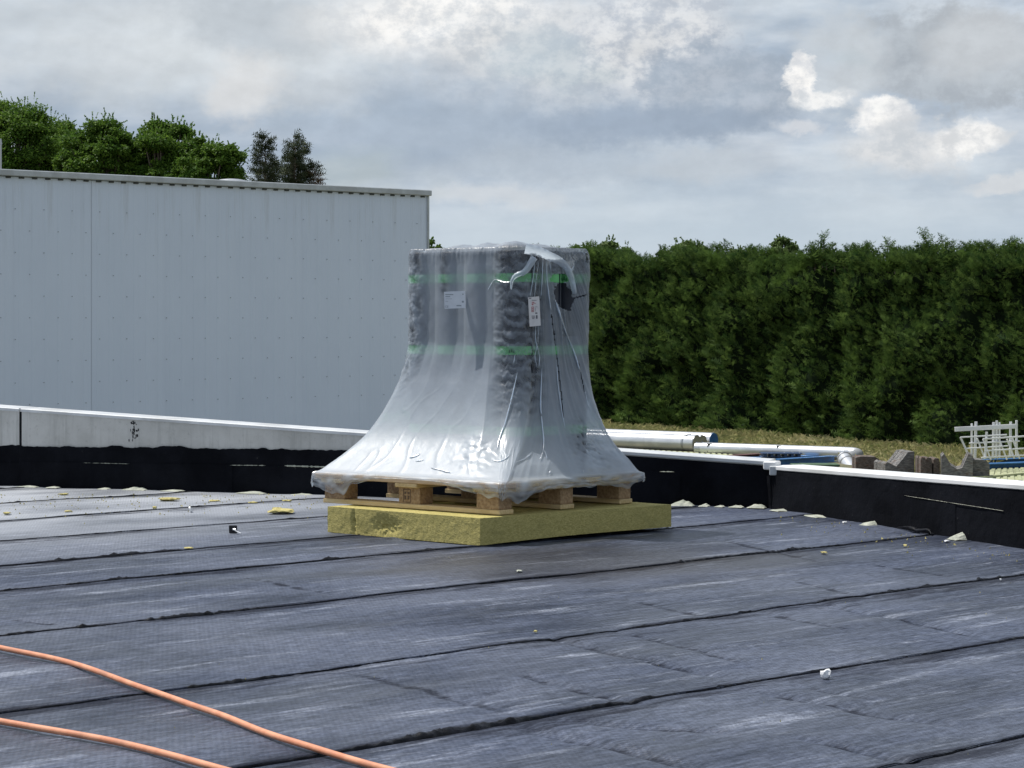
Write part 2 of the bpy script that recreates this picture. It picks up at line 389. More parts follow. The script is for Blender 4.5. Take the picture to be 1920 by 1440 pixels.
MT = dict(
    membrane=membrane_mat(), film=film_mat(), wool=wool_mat(), concrete=concrete_mat(), felt=felt_mat(), cladding=cladding_mat(),
    bead=simple('bitumen_bead', (.004, .0045, .006), (.012, .013, .018), 30, .5, bump=.003, bscale=60, spec=.12),
    pine=wood_mat('pale_pine', (.56, .41, .20), (.68, .53, .30), (.44, .29, .13)),
    pine2=wood_mat('pinkish_pine', (.52, .37, .24), (.62, .47, .32), (.42, .28, .16)),
    chip=simple('pressed_chip_block', (.27, .17, .09), (.42, .29, .17), 70, .9, bump=.003, bscale=120, rnd=.12),
    white=simple('white_coping_paint', (.74, .75, .76), (.82, .82, .82), 3, .45, bump=.001, c3=(.62, .62, .6)),
    coping_grey=simple('weathered_coping', (.50, .52, .54), (.62, .64, .65), 6, .5, bump=.001, c3=(.44, .45, .45)),
    foam=simple('pale_foam', (.33, .35, .29), (.50, .51, .43), 20, .9, bump=.004),
    woolbit=simple('wool_scrap', (.36, .31, .11), (.55, .48, .20), 40, .95, bump=.005, bscale=80),
    hose=simple('orange_rubber', (.60, .235, .125), (.72, .33, .19), 14, .6, bump=.0006, bscale=200, c3=(.50, .22, .13)),
    roll=simple('dark_membrane_roll', (.014, .018, .030), (.030, .037, .056), 25, .5, stretch=(1, 1, .3), bump=.001),
    tape=simple('green_tape', (.13, .50, .17), (.17, .57, .22), 12, .45),
    tapeink=simple('dark_green_ink', (.02, .16, .05)),
    paper=simple('label_paper', (.66, .70, .76), (.72, .76, .82), 20, .55),
    tagpaper=simple('tag_paper', (.62, .60, .60), (.70, .68, .67), 20, .6),
    ink=simple('grey_ink', (.30, .34, .38)), red=simple('red_ink', (.40, .10, .11)), dark=simple('dark_ink', (.10, .10, .12)),
    steel=simple('galvanised_duct', (.78, .79, .80), (.66, .67, .69), 3, .30, metal=.55, bump=.002, bscale=8),
    steelend=simple('duct_end', (.55, .56, .58), (.42, .43, .45), 6, .4, metal=.8),
    blue=simple('blue_steel_paint', (.03, .12, .30), (.05, .17, .38), 6, .5, c3=(.12, .14, .17)),
    navy=simple('navy_plastic', (.02, .045, .10), (.03, .06, .13), 9, .5),
    green=simple('green_plastic', (.05, .10, .05), (.08, .14, .07), 9, .6),
    palegreen=simple('pale_green_mesh', (.34, .37, .20), (.46, .47, .30), 14, .8),
    maroon=simple('maroon_steel', (.07, .02, .02), (.12, .045, .035), 10, .7),
    oldwood=simple('weathered_timber', (.085, .085, .085), (.22, .21, .20), 6, .9, stretch=(2, 2, 9), bump=.006, bscale=30, rnd=.25, c3=(.12, .085, .065)),
    brownwood=simple('brown_timber', (.065, .052, .045), (.17, .14, .12), 9, .9, stretch=(2, 2, 7), bump=.006, bscale=30, rnd=.2, c3=(.13, .055, .035)),
    whitemetal=simple('white_frame_paint', (.80, .80, .80), (.68, .69, .70), 8, .45),
    blackplastic=simple('black_plastic', (.012, .012, .014), rough=.4),
    screw=simple('cladding_screw', (.33, .37, .42), rough=.5),
    soil=simple('ground_soil', (.10, .10, .05), (.17, .15, .08), 1.5, .95, c3=(.07, .09, .035)),
    body=simple('rendered_wall', (.35, .35, .34), (.42, .42, .41), 3, .9),
    flash=simple('eave_flashing', (.50, .53, .55), (.40, .42, .43), 5, .5),
    eavegap=simple('eave_void_shade', (.07, .075, .08), rough=.9),
    leafA=foliage('leaf_bright', (.045, .105, .016), (.16, .26, .038), (.08, .165, .025), .45),
    leafB=foliage('leaf_pale', (.10, .16, .05), (.17, .23, .08), None, .4),
    leafC=foliage('leaf_conifer', (.018, .050, .014), (.145, .225, .055), (.10, .17, .036), .34, .7),
    leafD=foliage('leaf_spruce', (.035, .055, .03), (.09, .105, .055), None, .15, .7),
    leafE=foliage('leaf_withered', (.16, .08, .035), (.10, .075, .035), None, .2),
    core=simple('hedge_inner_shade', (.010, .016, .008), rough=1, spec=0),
    bark=simple('bark', (.10, .08, .06), (.16, .13, .10), 10, .9, bump=.02),
    grass=foliage('dry_grass', (.46, .41, .20), (.22, .25, .09), (.56, .50, .28), .4),
    galv=simple('grey_pole_paint', (.30, .31, .32), rough=.5),
)

# ---------------------------------------------------------------- parapet lines (plan)
LA, LB = Vector((-3.17, 14.86)), Vector((1.40, 13.13))
RA, RB = Vector((1.40, 13.13)), Vector((2.30, 10.78))
def on_line(px, a, b):
    k = (px - CX) / F; d = b - a
    t = (k * a.y - a.x) / (d.x - k * d.y)
    return a + d * t
def WL(px): return on_line(px, LA, LB)
def WR(px): return on_line(px, RA, RB)
def zat(p, py): return H - (py - HY) * p.y / F
dL = (LB - LA).normalized(); nL = Vector((dL.y, -dL.x)).normalized()      # nL points towards the camera side
if nL.y > 0: nL = -nL
dR = (RB - RA).normalized(); nR = Vector((dR.y, -dR.x)).normalized()
if nR.x > 0: nR = -nR

# ---------------------------------------------------------------- ground and roof
g = from_pd('ground', [(-700, -300, -1.6), (700, -300, -1.6), (700, 1500, -1.6), (-700, 1500, -1.6)], [(0, 1, 2, 3)], MT['soil'])
tag(g, kind='structure')
far_l = LA - dL * 7; far_r = RB + dR * 9
poly = [far_l - nL * .1, LB - nL * .1 - nR * .02, far_r - nR * .1, Vector((7, -5)), Vector((-11, -5))]
rb = MB().prism([(p.x, p.y, -1.7) for p in poly], (0, 0, 1.64)).build('roof_slab', MT['felt'])
tag(rb, kind='structure')

roof = empty('roof'); tag(roof, kind='structure')
I2 = 1 / math.sqrt(2)
SEAMS = [.9, 2.15, 3.30, 4.32, 5.37, 6.68, 7.80, 8.60, 9.54, 10.5, 11.5, 12.5, 13.5, 14.6]
# folds in the sheets: (px,py)-(px,py), height in metres, half width
FOLDS = [((1030, 1200), (1370, 1275), .009, .035), ((1140, 1182), (1420, 1250), .005, .03), ((1540, 1135), (1860, 1200), .007, .035),
         ((1430, 1150), (1600, 1190), .004, .03), ((1400, 1298), (1800, 1368), .007, .035), ((1490, 1290), (1650, 1318), .004, .03),
         ((1040, 1352), (1360, 1378), .009, .035), ((980, 1366), (1310, 1440), .012, .04), ((1500, 1385), (1700, 1432), .010, .03),
         ((960, 1265), (1200, 1325), .007, .03), ((0, 1160), (110, 1172), .006, .04), ((430, 1080), (640, 1120), .003, .04),
         ((1340, 1010), (1560, 1060), .004, .05), ((1620, 1058), (1790, 1082), .004, .04), ((1480, 1088), (1640, 1125), .003, .04),
         ((840, 1328), (960, 1288), .010, .03), ((640, 1260), (1000, 1350), .003, .05), ((1150, 1120), (1330, 1160), .003, .04)]
FW = []
for a, b, hh, w in FOLDS:
    A = G(*a); B = G(*b); FW.append((A.xy, B.xy, -hh * 1.1, w * .75))
LONG = [(4.85, .006, .05, 3.6, 7.5), (5.95, .005, .06, 2, 6.5), (6.2, .005, .05, 5, 9), (7.3, .005, .06, 2, 7), (8.35, .008, .05, 3, 8.2), (3.9, .006, .05, 4, 7), (9.1, .005, .06, 3, 8), (10.1, .005, .06, 4, 8)]
def seam_wob(i, p): return .030 * nz(p * .8, i * 9.3) + .009 * nz(p * 4, i * 4.1) + .004 * nz(p * 17, i * 2.1)
def sheet_h(p, q, i):
    z = .0055 * fb(p * .9, q * 2.6, 3.3, 3) + .0012 * nz(p * 5, q * 7, i * 3.)
    X, Y = (p - q) * I2, (p + q) * I2
    v = Vector((X, Y))
    for A, B, hh, w in FW:
        d = B - A; L = d.length; t = (v - A).dot(d) / (L * L)
        if -.1 < t < 1.1:
            dd = (v - A - d * t); s = dd.x * d.y - dd.y * d.x; s = s / L + .012 * nz(t * 4, hh * 900)
            if abs(s) < w * 3:
                z += hh * math.exp(-(s / w) ** 2) * max(0, min(1, 5 * (t + .1))) * max(0, min(1, 5 * (1.1 - t)))
    for q0, hh, w, p0, p1 in LONG:
        s = q - q0 - .03 * nz(p * .8, q0 * 5)
        if abs(s) < w * 3 and p0 < p < p1:
            z += hh * math.exp(-(s / w) ** 2) * min(1, (p - p0) * 1.5, (p1 - p) * 1.5)
    return z
def inside(X, Y):
    v = Vector((X, Y))
    return (v - LA).dot(nL) > -.06 and (v - RA).dot(nR) > -.06
for i in range(len(SEAMS) - 1):
    q0, q1 = SEAMS[i], SEAMS[i + 1] + .09
    near = 2 <= i <= 6
    dp = .022 if near else .05; nq = 46 if near else 22
    P0, P1 = (1.0, 13.5) if i < 6 else (1.5, 13.5)
    if i < 3: P1 = 9.5
    ps = np.arange(P0, P1, dp)
    V = []; idx = {}; Fc = []
    for a, p in enumerate(ps):
        w0 = seam_wob(i, p); w1 = seam_wob(i + 1, p)
        for bb in range(nq + 2):
            if bb == 0: q = q0 + w0; z = .001
            else:
                t = (bb - 1) / nq; q = q0 + w0 + t * (q1 - q0)
                e = q - q0 - w0
                z = .004 + sheet_h(p, q, i) + (.0025 + .0025 * nz(p * .7, i * 3.3)) * max(0, 1 - e / .10) + .003 * max(0, nz(p * 3, i * 7.7)) * max(0, 1 - e / .06)
                far = q1 - q
                if far < .09: z -= .006 * (1 - far / .09) + .003
            V.append(((p - q) * I2, (p + q) * I2, z))
    n2 = nq + 2
    for a in range(len(ps) - 1):
        for bb in range(n2 - 1):
            k = a * n2 + bb
            c = V[k]
            if inside(c[0], c[1]): Fc.append((k, k + 1, k + n2 + 1, k + n2)[::-1])
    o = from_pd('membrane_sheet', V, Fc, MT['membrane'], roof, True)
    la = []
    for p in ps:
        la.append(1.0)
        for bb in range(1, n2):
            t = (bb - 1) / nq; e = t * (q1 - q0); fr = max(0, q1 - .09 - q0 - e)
            qv = q0 + e; vv = Vector(((p - qv) * I2, (p + qv) * I2)); fold_shade = 0
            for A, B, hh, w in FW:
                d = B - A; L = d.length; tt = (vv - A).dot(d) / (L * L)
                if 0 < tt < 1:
                    dd = vv - A - d * tt; fold_shade = max(fold_shade, math.exp(-(((dd.x * d.y - dd.y * d.x) / L + .012 * nz(tt * 4, -hh * 600)) / (w * .8)) ** 2) * min(1, 6 * tt, 6 * (1 - tt)))
            la.append(.85 * fold_shade if fold_shade > .3 else max(math.exp(-(e / .07) ** 2), math.exp(-(fr / .17) ** 2)) * (.75 + .5 * nz(p * .9, i * 4.4)))  # fold troughs get painted shade, the rest bitumen bleed by the laps
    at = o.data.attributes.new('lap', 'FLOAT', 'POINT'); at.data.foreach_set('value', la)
    # bitumen squeezed out along the lap
    if i > 0:
        Vb = []; Fb = []; m = 6; dpp = .008 if near else .025
        pp = np.arange(P0, P1, dpp); prev = False
        for p in pp:
            w = (.002 + .018 * max(0, fb(p * 2.2, i * 5.5, 1, 4) + .05) + .016 * max(0, fb(p * 13, i * 3.1, 2, 4) + .05))
            w = min(w, .019) * max(.25, min(1, .8 + 1.6 * nz(p * 3.7, i * 8.1)))
            w *= min(1, max(.10, .55 - 1.6 * nz(p * .9, i * 13.7)))
            qq = q0 + seam_wob(i, p) + .009 * nz(p * 9, i * 2.2, 4) + .006 * nz(p * 37, i * 2.2, 4)
            X, Y = (p - qq) * I2, (p + qq) * I2
            if not inside(X, Y): prev = False; continue
            b0 = len(Vb)
            zb = .004 + sheet_h(p, q0, i)
            for k in range(m + 1):
                u = k / m * 2 - 1
                q = qq + u * w * (1.3 if u < 0 else 1)
                hgt = (1 - u * u) * min(w * .6, .009) * (1 + 1.1 * nz(p * 45, q * 90, i))
                lvl = zb + .004 * (0.5 + .5 * u) if abs(u) < 1 else zb - .006
                Vb.append(((p - q) * I2, (p + q) * I2, lvl + hgt))
            if prev:
                for k in range(m): Fb.append((b0 - m - 1 + k, b0 + k, b0 + k + 1, b0 - m + k))
            prev = True
        if Fb: from_pd('seam_bitumen', Vb, Fb, MT['bead'], roof, True)

# ---------------------------------------------------------------- parapets
def parapet(name, a, b, n, ztop, label, joints, coping_h=.014, th=.20, mat='concrete'):
    """a->b plan points, ztop(p) height; joints = list of plan points splitting the concrete into panels"""
    root = empty(name, (a.x, a.y, 0)); tag(root, label, 'parapet wall')
    loc = Vector((a.x, a.y, 0))
    pts = [a] + joints + [b]; d = (b - a).normalized()
    for i in range(len(pts) - 1):
        p, q = pts[i] + d * (.007 if i else 0), pts[i + 1] - d * (.007 if i < len(pts) - 2 else 0)
        back = -n * th
        v = []
        for s in (p, q):
            zt = ztop(s) - coping_h
            for w in (s, s + back): v += [Vector((w.x, w.y, -.6)) - loc, Vector((w.x, w.y, zt)) - loc]
        f = [(0, 1, 5, 4), (2, 6, 7, 3), (1, 3, 7, 5), (0, 2, 3, 1), (4, 5, 7, 6)]
        from_pd('concrete_panel', v, f, MT[mat], root)
        c = [p, q]; v = []
        over = .008
        for s in c:
            zt = ztop(s)
            for w, z in ((s + n * over, zt - coping_h - .006), (s + n * over, zt - .004), (s + n * (over - .004), zt), (s + back - n * over, zt), (s + back - n * over, zt - coping_h - .006), (s + back, zt - coping_h - .006), (s + back, zt - coping_h + .001), (s, zt - coping_h + .001), (s, zt - coping_h - .006)):
                v.append(Vector((w.x, w.y, z)) - loc)
        k = 9; f = [(j, (j + 1) % k, (j + 1) % k + k, j + k) for j in range(k)] + [tuple(range(k))[::-1], tuple(range(k, 2 * k))]
        from_pd('coping', v, f, MT['white' if not joints else 'coping_grey'], root)
    for jp in joints:
        w = jp - n * .012; MB().bar(Vector((w.x, w.y, -.5)) - loc, Vector((w.x, w.y, ztop(jp) - .02)) - loc, .03, .016).build('joint_filler', MT['bead'], root)
    return root, loc
def zline(pts, WF):
    xs = [WF(px).x for px, py in pts]; zs = [zat(WF(px), py) for px, py in pts]
    return xs, zs
lx, lz = zline([(0, 763), (1450, 865)], WL)
def ztL(p): return lz[0] + (lz[1] - lz[0]) * (p.x - lx[0]) / (lx[1] - lx[0])
rx_, rz_ = zline([(1447, 873), (1920, 909)], WR)
def ztR(p): return rz_[0] + (rz_[1] - rz_[0]) * (p.x - rx_[0]) / (rx_[1] - rx_[0])
leftpar, locL = parapet('parapet_wall', LA - dL * 5, LB - dL * .01, nL, ztL, 'long pale concrete parapet with black felt upstand along the back of the roof', [WL(38)])
rightpar, locR = parapet('parapet_wall', RA + dR * .012, RB + dR * 4.5, nR, ztR, 'black felt covered parapet with white coping running down the right edge', [])
def felt(name, WF, n, px0, px1, zlo, zhi, off, parent, loc, step=3, mat='felt', ragged=True, thick=.004, seed=0):
    V = []; Fc = []; xs = np.append(np.arange(px0, px1 - .5, step), px1)
    rows = 5
    for px in xs:
        p = WF(px); a, b = zlo(px, p), zhi(px, p)
        for r in range(rows + 1):
            t = r / rows; z = a + (b - a) * t
            o = off + .004 * nz(px * .02, z * 8, seed + 1) + .0015 * nz(px * .12, z * 25, seed)
            w = p + n * o; V.append(Vector((w.x, w.y, z)) - loc)
        w = p + n * (off - thick); V.append(Vector((w.x, w.y, b - .001)) - loc)
    k = rows + 2
    for i in range(len(xs) - 1):
        for r in range(k - 1): Fc.append((i * k + r, (i + 1) * k + r, (i + 1) * k + r + 1, i * k + r + 1))
    return from_pd(name, V, Fc, MT[mat], parent, False)
def rag(px, amp, s): return amp * (nz(px * .035, s) + .6 * nz(px * .12, s + 3) + .35 * nz(px * .5, s + 6))
bump_at = lambda px, c, w, h: h * math.exp(-((px - c) / w) ** 4)
# left parapet: two courses of felt, ragged top edge with torched bumps
lap = lambda px: 867 + .013 * px if px < 1145 else 884
topb = lambda px: (836 + .0125 * px - rag(px, 2.2, 5) - bump_at(px, 217, 14, 4) - bump_at(px, 325, 30, 4) - bump_at(px, 495, 8, 4) - bump_at(px, 30, 12, 2)) if px < 1080 else 0
def hiL(px, p):
    if px < 1080: return min(zat(p, topb(px)), ztL(p) - .028)
    return ztL(p) - .026
# vertical lap panels of the lower course, each its own sheet
cuts = [-420, 40, 433, 1000, 1272, 1440]
for i in range(len(cuts) - 1):
    off = .010 + .003 * (i % 2)
    felt('felt_sheet', WL, nL, cuts[i], cuts[i + 1] + (5 if i < 4 else 1), lambda px, p: -.01, lambda px, p, i=i: zat(p, lap(px) + rag(px, .5, i) - (2 if i % 2 else 0)), off, leftpar, locL, seed=i)
for i, (a, b) in enumerate([(-420, 46), (38, 645), (641, 1084), (1081, 1441)]):
    felt('felt_sheet', WL, nL, a, b, lambda px, p: zat(p, lap(px) + 3), hiL, .004 + .0025 * (i % 2), leftpar, locL, seed=10 + i)
# torch burn smudge on the concrete
sv = []; sf = []
for k in range(26):
    cx = 250 + random.gauss(0, 3.5) + (random.choice((-1, 1)) * 3); cy = random.uniform(790, 828); w = random.uniform(.6, 1.6); h_ = random.uniform(1, 4)
    b0 = len(sv)
    for dx, dy in ((-w, -h_ * .6), (w * .6, -h_), (w, h_ * .5), (-w * .4, h_)):
        p = WL(cx + dx); q = p + nL * .002; sv.append(Vector((q.x, q.y, zat(p, cy + dy))) - locL)
    sf.append((b0, b0 + 1, b0 + 2, b0 + 3))
st = from_pd('bitumen_smudge', sv, sf, MT['bead'], leftpar); tag(st, kind='stuff')
# right parapet felts
lapR = lambda px: 897 + (px - 1503) * .160 if px > 1470 else 892
cutsR = [1440, 1640, 1790, 2300]
for i in range(3):
    felt('felt_sheet', WR, nR, cutsR[i], cutsR[i + 1] + 6, lambda px, p: -.01, lambda px, p, i=i: zat(p, lapR(px) + rag(px, .5, i + 20)), .010 + .003 * (i % 2), rightpar, locR, seed=20 + i)
felt('felt_sheet', WR, nR, 1440, 2300, lambda px, p: zat(p, lapR(px) + 4), lambda px, p: ztR(p) - .024, .004, rightpar, locR, seed=31)
# dusty thin lap lines where the felt stands off
def strip(WF, n, pts, off, parent, loc, mat='foam', name='dusty_lap_edge', w=1.2):
    V = []; Fc = []
    px = np.arange(pts[0][0], pts[-1][0], 2.0)
    for i, x in enumerate(px):
        y = np.interp(x, [a for a, b in pts], [b for a, b in pts]); p = WF(x)
        hw = w * max(.05, .5 + .9 * nz(x * .25, pts[0][1])) * min(1, (x - px[0]) / 6, (px[-1] - x) / 6 + .02)
        for z, o in ((zat(p, y + hw), off), (zat(p, y), off + .004), (zat(p, y - hw), off)):
            q = p + n * o; V.append(Vector((q.x, q.y, z)) - loc)
        if i:
            for k in range(2): Fc.append((3 * i - 3 + k, 3 * i + k, 3 * i + k + 1, 3 * i - 2 + k))
    return from_pd(name, V, Fc, MT[mat], parent)
strip(WL, nL, [(433, 872), (502, 872.5)], .014, leftpar, locL, w=1.2)
strip(WL, nL, [(535, 873), (618, 875.5)], .014, leftpar, locL, w=2.6)
strip(WL, nL, [(158, 867.5), (248, 869.5)], .014, leftpar, locL, w=.7)
strip(WL, nL, [(1238, 884), (1268, 884.5)], .014, leftpar, locL, w=1.6)
strip(WR, nR, [(1700, 929), (1888, 958)], .012, rightpar, locR, w=.4)
# end box of the left coping at the corner, joint strip
c0 = WL(1436); zc = ztL(c0)
MB().box(Vector((c0.x + .03, c0.y - .03, zc - .022)) - locL, (.075, .10, .045), math.atan2(dL.y, dL.x), .006).build('coping_end', MT['white'], leftpar)
MB().box(Vector((c0.x + .035, c0.y - .095, zc - .048)) - locL, (.05, .02, .05), math.atan2(dL.y, dL.x), .004).build('coping_clip', MT['flash'], leftpar)
jz = WR(1448.5); q = jz + nR * .016
MB().bar(Vector((q.x, q.y, 0.02)) - locR, Vector((q.x, q.y, zat(jz, 886))) - locR, .008, .006).build('joint_strip', MT['bead'], rightpar)

# foam edges poking out of the felt foot
def chunk(name, c, size, mat, parent=None, rz=0, seed=0, sub=2, flat=1.0):
    bm = bmesh.new(); bmesh.ops.create_icosphere(bm, subdivisions=sub, radius=.5)
    m = Matrix.Rotation(rz, 3, 'Z')
    for v in bm.verts:
        d = v.co.normalized(); r = .5 * (1 + .45 * noise.noise(d * 1.7 + Vector((seed, seed * .7, 0))) + .25 * noise.noise(d * 4 + Vector((seed, 0, 0))))
        cub = max(abs(d.x), abs(d.y), abs(d.z)); r /= cub ** .6
        v.co = m @ Vector((d.x * r * size[0], d.y * r * size[1], d.z * r * size[2]))
    me = bpy.data.meshes.new(name); bm.to_mesh(me); bm.free()
    o = link(name, me, MT[mat], parent); zmin = min(v.co.z for v in me.vertices)
    o.location = (c[0], c[1], c[2] - zmin); return o
def foot(WF, n, px, wpx, hpx, seed):
    p = WF(px) + n * .03; w = wpx * p.y / F; h_ = hpx * p.y / F
    d = (dL if n is nL else dR)
    V = []; Fc = []; m = 8
    for i in range(m + 1):
        t = i / m * 2 - 1; hh = h_ * (1 - abs(t) ** 2.2) * (1 + .35 * nz(i * .9, seed)); s = p + d * (t * w / 2)
        f_ = s + n * .05; V += [(s.x, s.y, .004 + max(hh, .001)), (f_.x, f_.y, .008 + .45 * max(hh, 0)), ((f_ + n * .012).x, (f_ + n * .012).y, .006), (s.x, s.y, .0)]
        if i:
            for k in range(3): a = 4 * i - 4 + k; Fc.append((a, a + 4, a + 5, a + 1))
    return from_pd('foam_edge', V, Fc, MT['foam'], None)
FOOT = [(WL, nL, 1284, 46, 10, 'widest pale foam edge poking out right of the yellow slab'), (WL, nL, 1326, 18, 5, 'small pale foam flake at the felt foot just right of the widest one'),
        (WL, nL, 1355, 16, 3, 'flat pale foam sliver midway to the parapet corner'), (WL, nL, 1386, 26, 4, 'thin pale foam sliver under the felt left of the parapet corner'),
        (WR, nR, 1478, 34, 4, 'pale foam sliver at the foot of the right parapet by its corner'), (WL, nL, 1424, 34, 8, 'pale foam wedge showing beneath the felt at the parapet corner'),
        (WR, nR, 1545, 60, 4, 'long ragged foam strip at the foot of the right parapet'), (WR, nR, 1648, 30, 9, 'pale foam piece at the foot of the right parapet beside the torn felt'),
        (WR, nR, 1815, 32, 12, 'pale foam triangle at the right parapet foot nearest the photo edge'),
        (WL, nL, 62, 44, 3, 'flat pale foam piece at the far left of the back parapet'), (WL, nL, 110, 24, 3, 'small pale foam flake at the left parapet foot'),
        (WL, nL, 205, 22, 3.5, 'small foam flake at the parapet foot below the burn smudge'), (WL, nL, 262, 48, 6, 'pale yellow foam wedge at the parapet foot behind the wool scraps'),
        (WL, nL, 335, 50, 3, 'thin pale foam strip at the parapet foot behind the bent rod'), (WL, nL, 480, 58, 4, 'white foam strip at the parapet foot left of the pallet'),
        (WL, nL, 575, 40, 3, 'pale foam sliver at the parapet foot hard by the pallet')]
for k, (wf, n, px, w, h_, lab) in enumerate(FOOT):
    tag(foot(wf, n, px, w, h_, k * 3.1), lab, 'foam piece', 'foam edges along the parapet foot')
# torn felt curl at the right parapet foot
p = WR(1735) + nR * .06
tc_ = sweep('torn_felt', catmull([(p.x - .05, p.y + .22, .012), (p.x - .01, p.y + .10, .024), (p.x + .02, p.y, .016), (p.x + .05, p.y - .10, .028), (p.x + .055, p.y - .15, .012)], 6), .02, MT['bead'], None, 8, flat=.6, rfun=lambda t: .016 * (1 + .9 * nz(t * 12, 3)) * (1.1 - abs(2 * t - 1)))
tag(tc_, 'crumpled black strip of torn felt at the right parapet foot', 'felt scrap')

# ---------------------------------------------------------------- insulation slab
sn, sl_, sr = Vector((-.145, 10.88)), Vector((-.89, 11.58)), Vector((.775, 11.69)); sf_ = sl_ + sr - sn
SLZ = .131
def slab():
    nx, ny, nzz = 70, 60, 9
    bm = bmesh.new()
    def pt(a, b, c):
        p = sn + (sr - sn) * a + (sl_ - sn) * b
        z0 = .007 + .012 * math.sin(math.pi * min(1, max(0, a))) * (1 - b) + .016 * a ** 3
        z = z0 + (SLZ - z0) * c
        P_ = Vector((p.x, p.y, z))
        if a in (0, 1) or b in (0, 1) or c in (0, 1):
            k = noise.noise(P_ * 9) * .0015 + noise.noise(P_ * 35) * .0013 + noise.noise(P_ * 90) * .001
            n = Vector((0, 0, 0)); u = (sr - sn).normalized(); v = (sl_ - sn).normalized()
            if a == 0: n -= Vector((u.x, u.y, 0))
            if a == 1: n += Vector((u.x, u.y, 0))
            if b == 0: n -= Vector((v.x, v.y, 0))
            if b == 1: n += Vector((v.x, v.y, 0))
            if c == 1: n.z += .5
            # torn hollow on the left face
            if a == 0:
                g1 = math.exp(-((b - .60) / .07) ** 2 - ((c - .42) / .28) ** 2)*.018 + math.exp(-((b - .82) / .012) ** 2 - ((c - .4) / .5) ** 2) * .012
                P_ += Vector((u.x, u.y, 0)) * g1 * (1 + noise.noise(P_ * 60))
            P_ += n * k
        return P_
    def face(fn, n1, n2):
        g_ = [[bm.verts.new(fn(i / n1, j / n2)) for j in range(n2 + 1)] for i in range(n1 + 1)]
        for i in range(n1):
            for j in range(n2): bm.faces.new((g_[i][j], g_[i + 1][j], g_[i + 1][j + 1], g_[i][j + 1]))
    face(lambda s, t: pt(0, s, t), 150, 14); face(lambda s, t: pt(1, s, t), 20, 4); face(lambda s, t: pt(s, 0, t), 150, 14)
    face(lambda s, t: pt(s, 1, t), 20, 4); face(lambda s, t: pt(s, t, 1), 60, 60); face(lambda s, t: pt(s, t, 0), 20, 20)
    bmesh.ops.remove_doubles(bm, verts=bm.verts, dist=.0002); bmesh.ops.recalc_face_normals(bm, faces=bm.faces)
    me = bpy.data.meshes.new('insulation_slab'); bm.to_mesh(me); bm.free()
    return link('insulation_slab', me, MT['wool'])
tag(slab(), 'thick yellow mineral wool slab lying under the loaded wooden pallet', 'insulation slab')

# ---------------------------------------------------------------- pallet
pn = Vector((-.061, 11.02)); U = Vector((.66, .7513)).normalized(); Vd = Vector((-U.y, U.x))
pall = empty('wooden_pallet', (pn.x, pn.y, SLZ), math.atan2(U.y, U.x))
tag(pall, 'pale wooden block pallet resting on the yellow slab and carrying the wrapped rolls', 'pallet')
LU, LV = .98, 1.15          # local x = u, local y = v
zb = .003
def pbox(name, x0, x1, y0, y1, z0, z1, m, bev=.003):
    longy = (y1 - y0) > (x1 - x0)
    mb = MB(); d = (y1 - y0, x1 - x0, z1 - z0) if longy else (x1 - x0, y1 - y0, z1 - z0)
    mb.box((0, 0, 0), d, None, bev)
    o = mb.build(name, MT[m], pall); o.location = ((x0 + x1) / 2, (y0 + y1) / 2, (z0 + z1) / 2)
    if longy: o.rotation_euler = (0, 0, R(90))
    o.rotation_euler.z += random.uniform(-.004, .004)
    return o
blk_x = [(0.0, .10), (.44, .54), (.88, .98)]; blk_y = [(0.0, .145), (.50, .645), (1.005, 1.15)]
for x0, x1 in blk_x: pbox('bottom_board', x0 - .0, x1, -.005, LV + .005, zb, zb + .022, 'pine')
for i, (x0, x1) in enumerate(blk_x):
    for j, (y0, y1) in enumerate(blk_y): pbox('block', x0 + .004, x1 - .004, y0 + .003, y1 - .003, zb + .0225, zb + .0225 + .078, 'chip', .002)
for y0, y1 in blk_y: pbox('stringer', -.02, LU + .03, y0 + (0 if y0 else -.02), y1, zb + .101, zb + .121, 'pine')
dy0, dy1 = -.035, LV + .04
nb = 7; wb = .118; DU0, DU1 = -.02, LU + .035
for k in range(nb):
    c = DU0 + wb / 2 + (DU1 - DU0 - wb) * k / (nb - 1)
    pbox('deck_board', c - wb / 2, c + wb / 2, dy0, dy1, zb + .1215, zb + .1435, 'pine2' if k in (0, nb - 1) else 'pine')
DECK = SLZ + zb + .1435
# stamp on the middle block of the left face
mk = MB()
for dx, dz, w, h_ in ((-.012, 0, .003, .06), (.034, 0, .003, .06), (.011, .03, .046, .003), (.011, -.03, .046, .003), (.002, .014, .012, .010), (.022, .014, .012, .010), (.002, -.008, .012, .018), (.022, -.008, .012, .018)):
    mk.box((.0032, .575 + dx - .0, zb + .06 + dz), (.0012, w, h_))
mk.build('burnt_stamp', simple('burnt_stamp_ink', (.10, .06, .035)), pall)['kind'] = 'stuff'

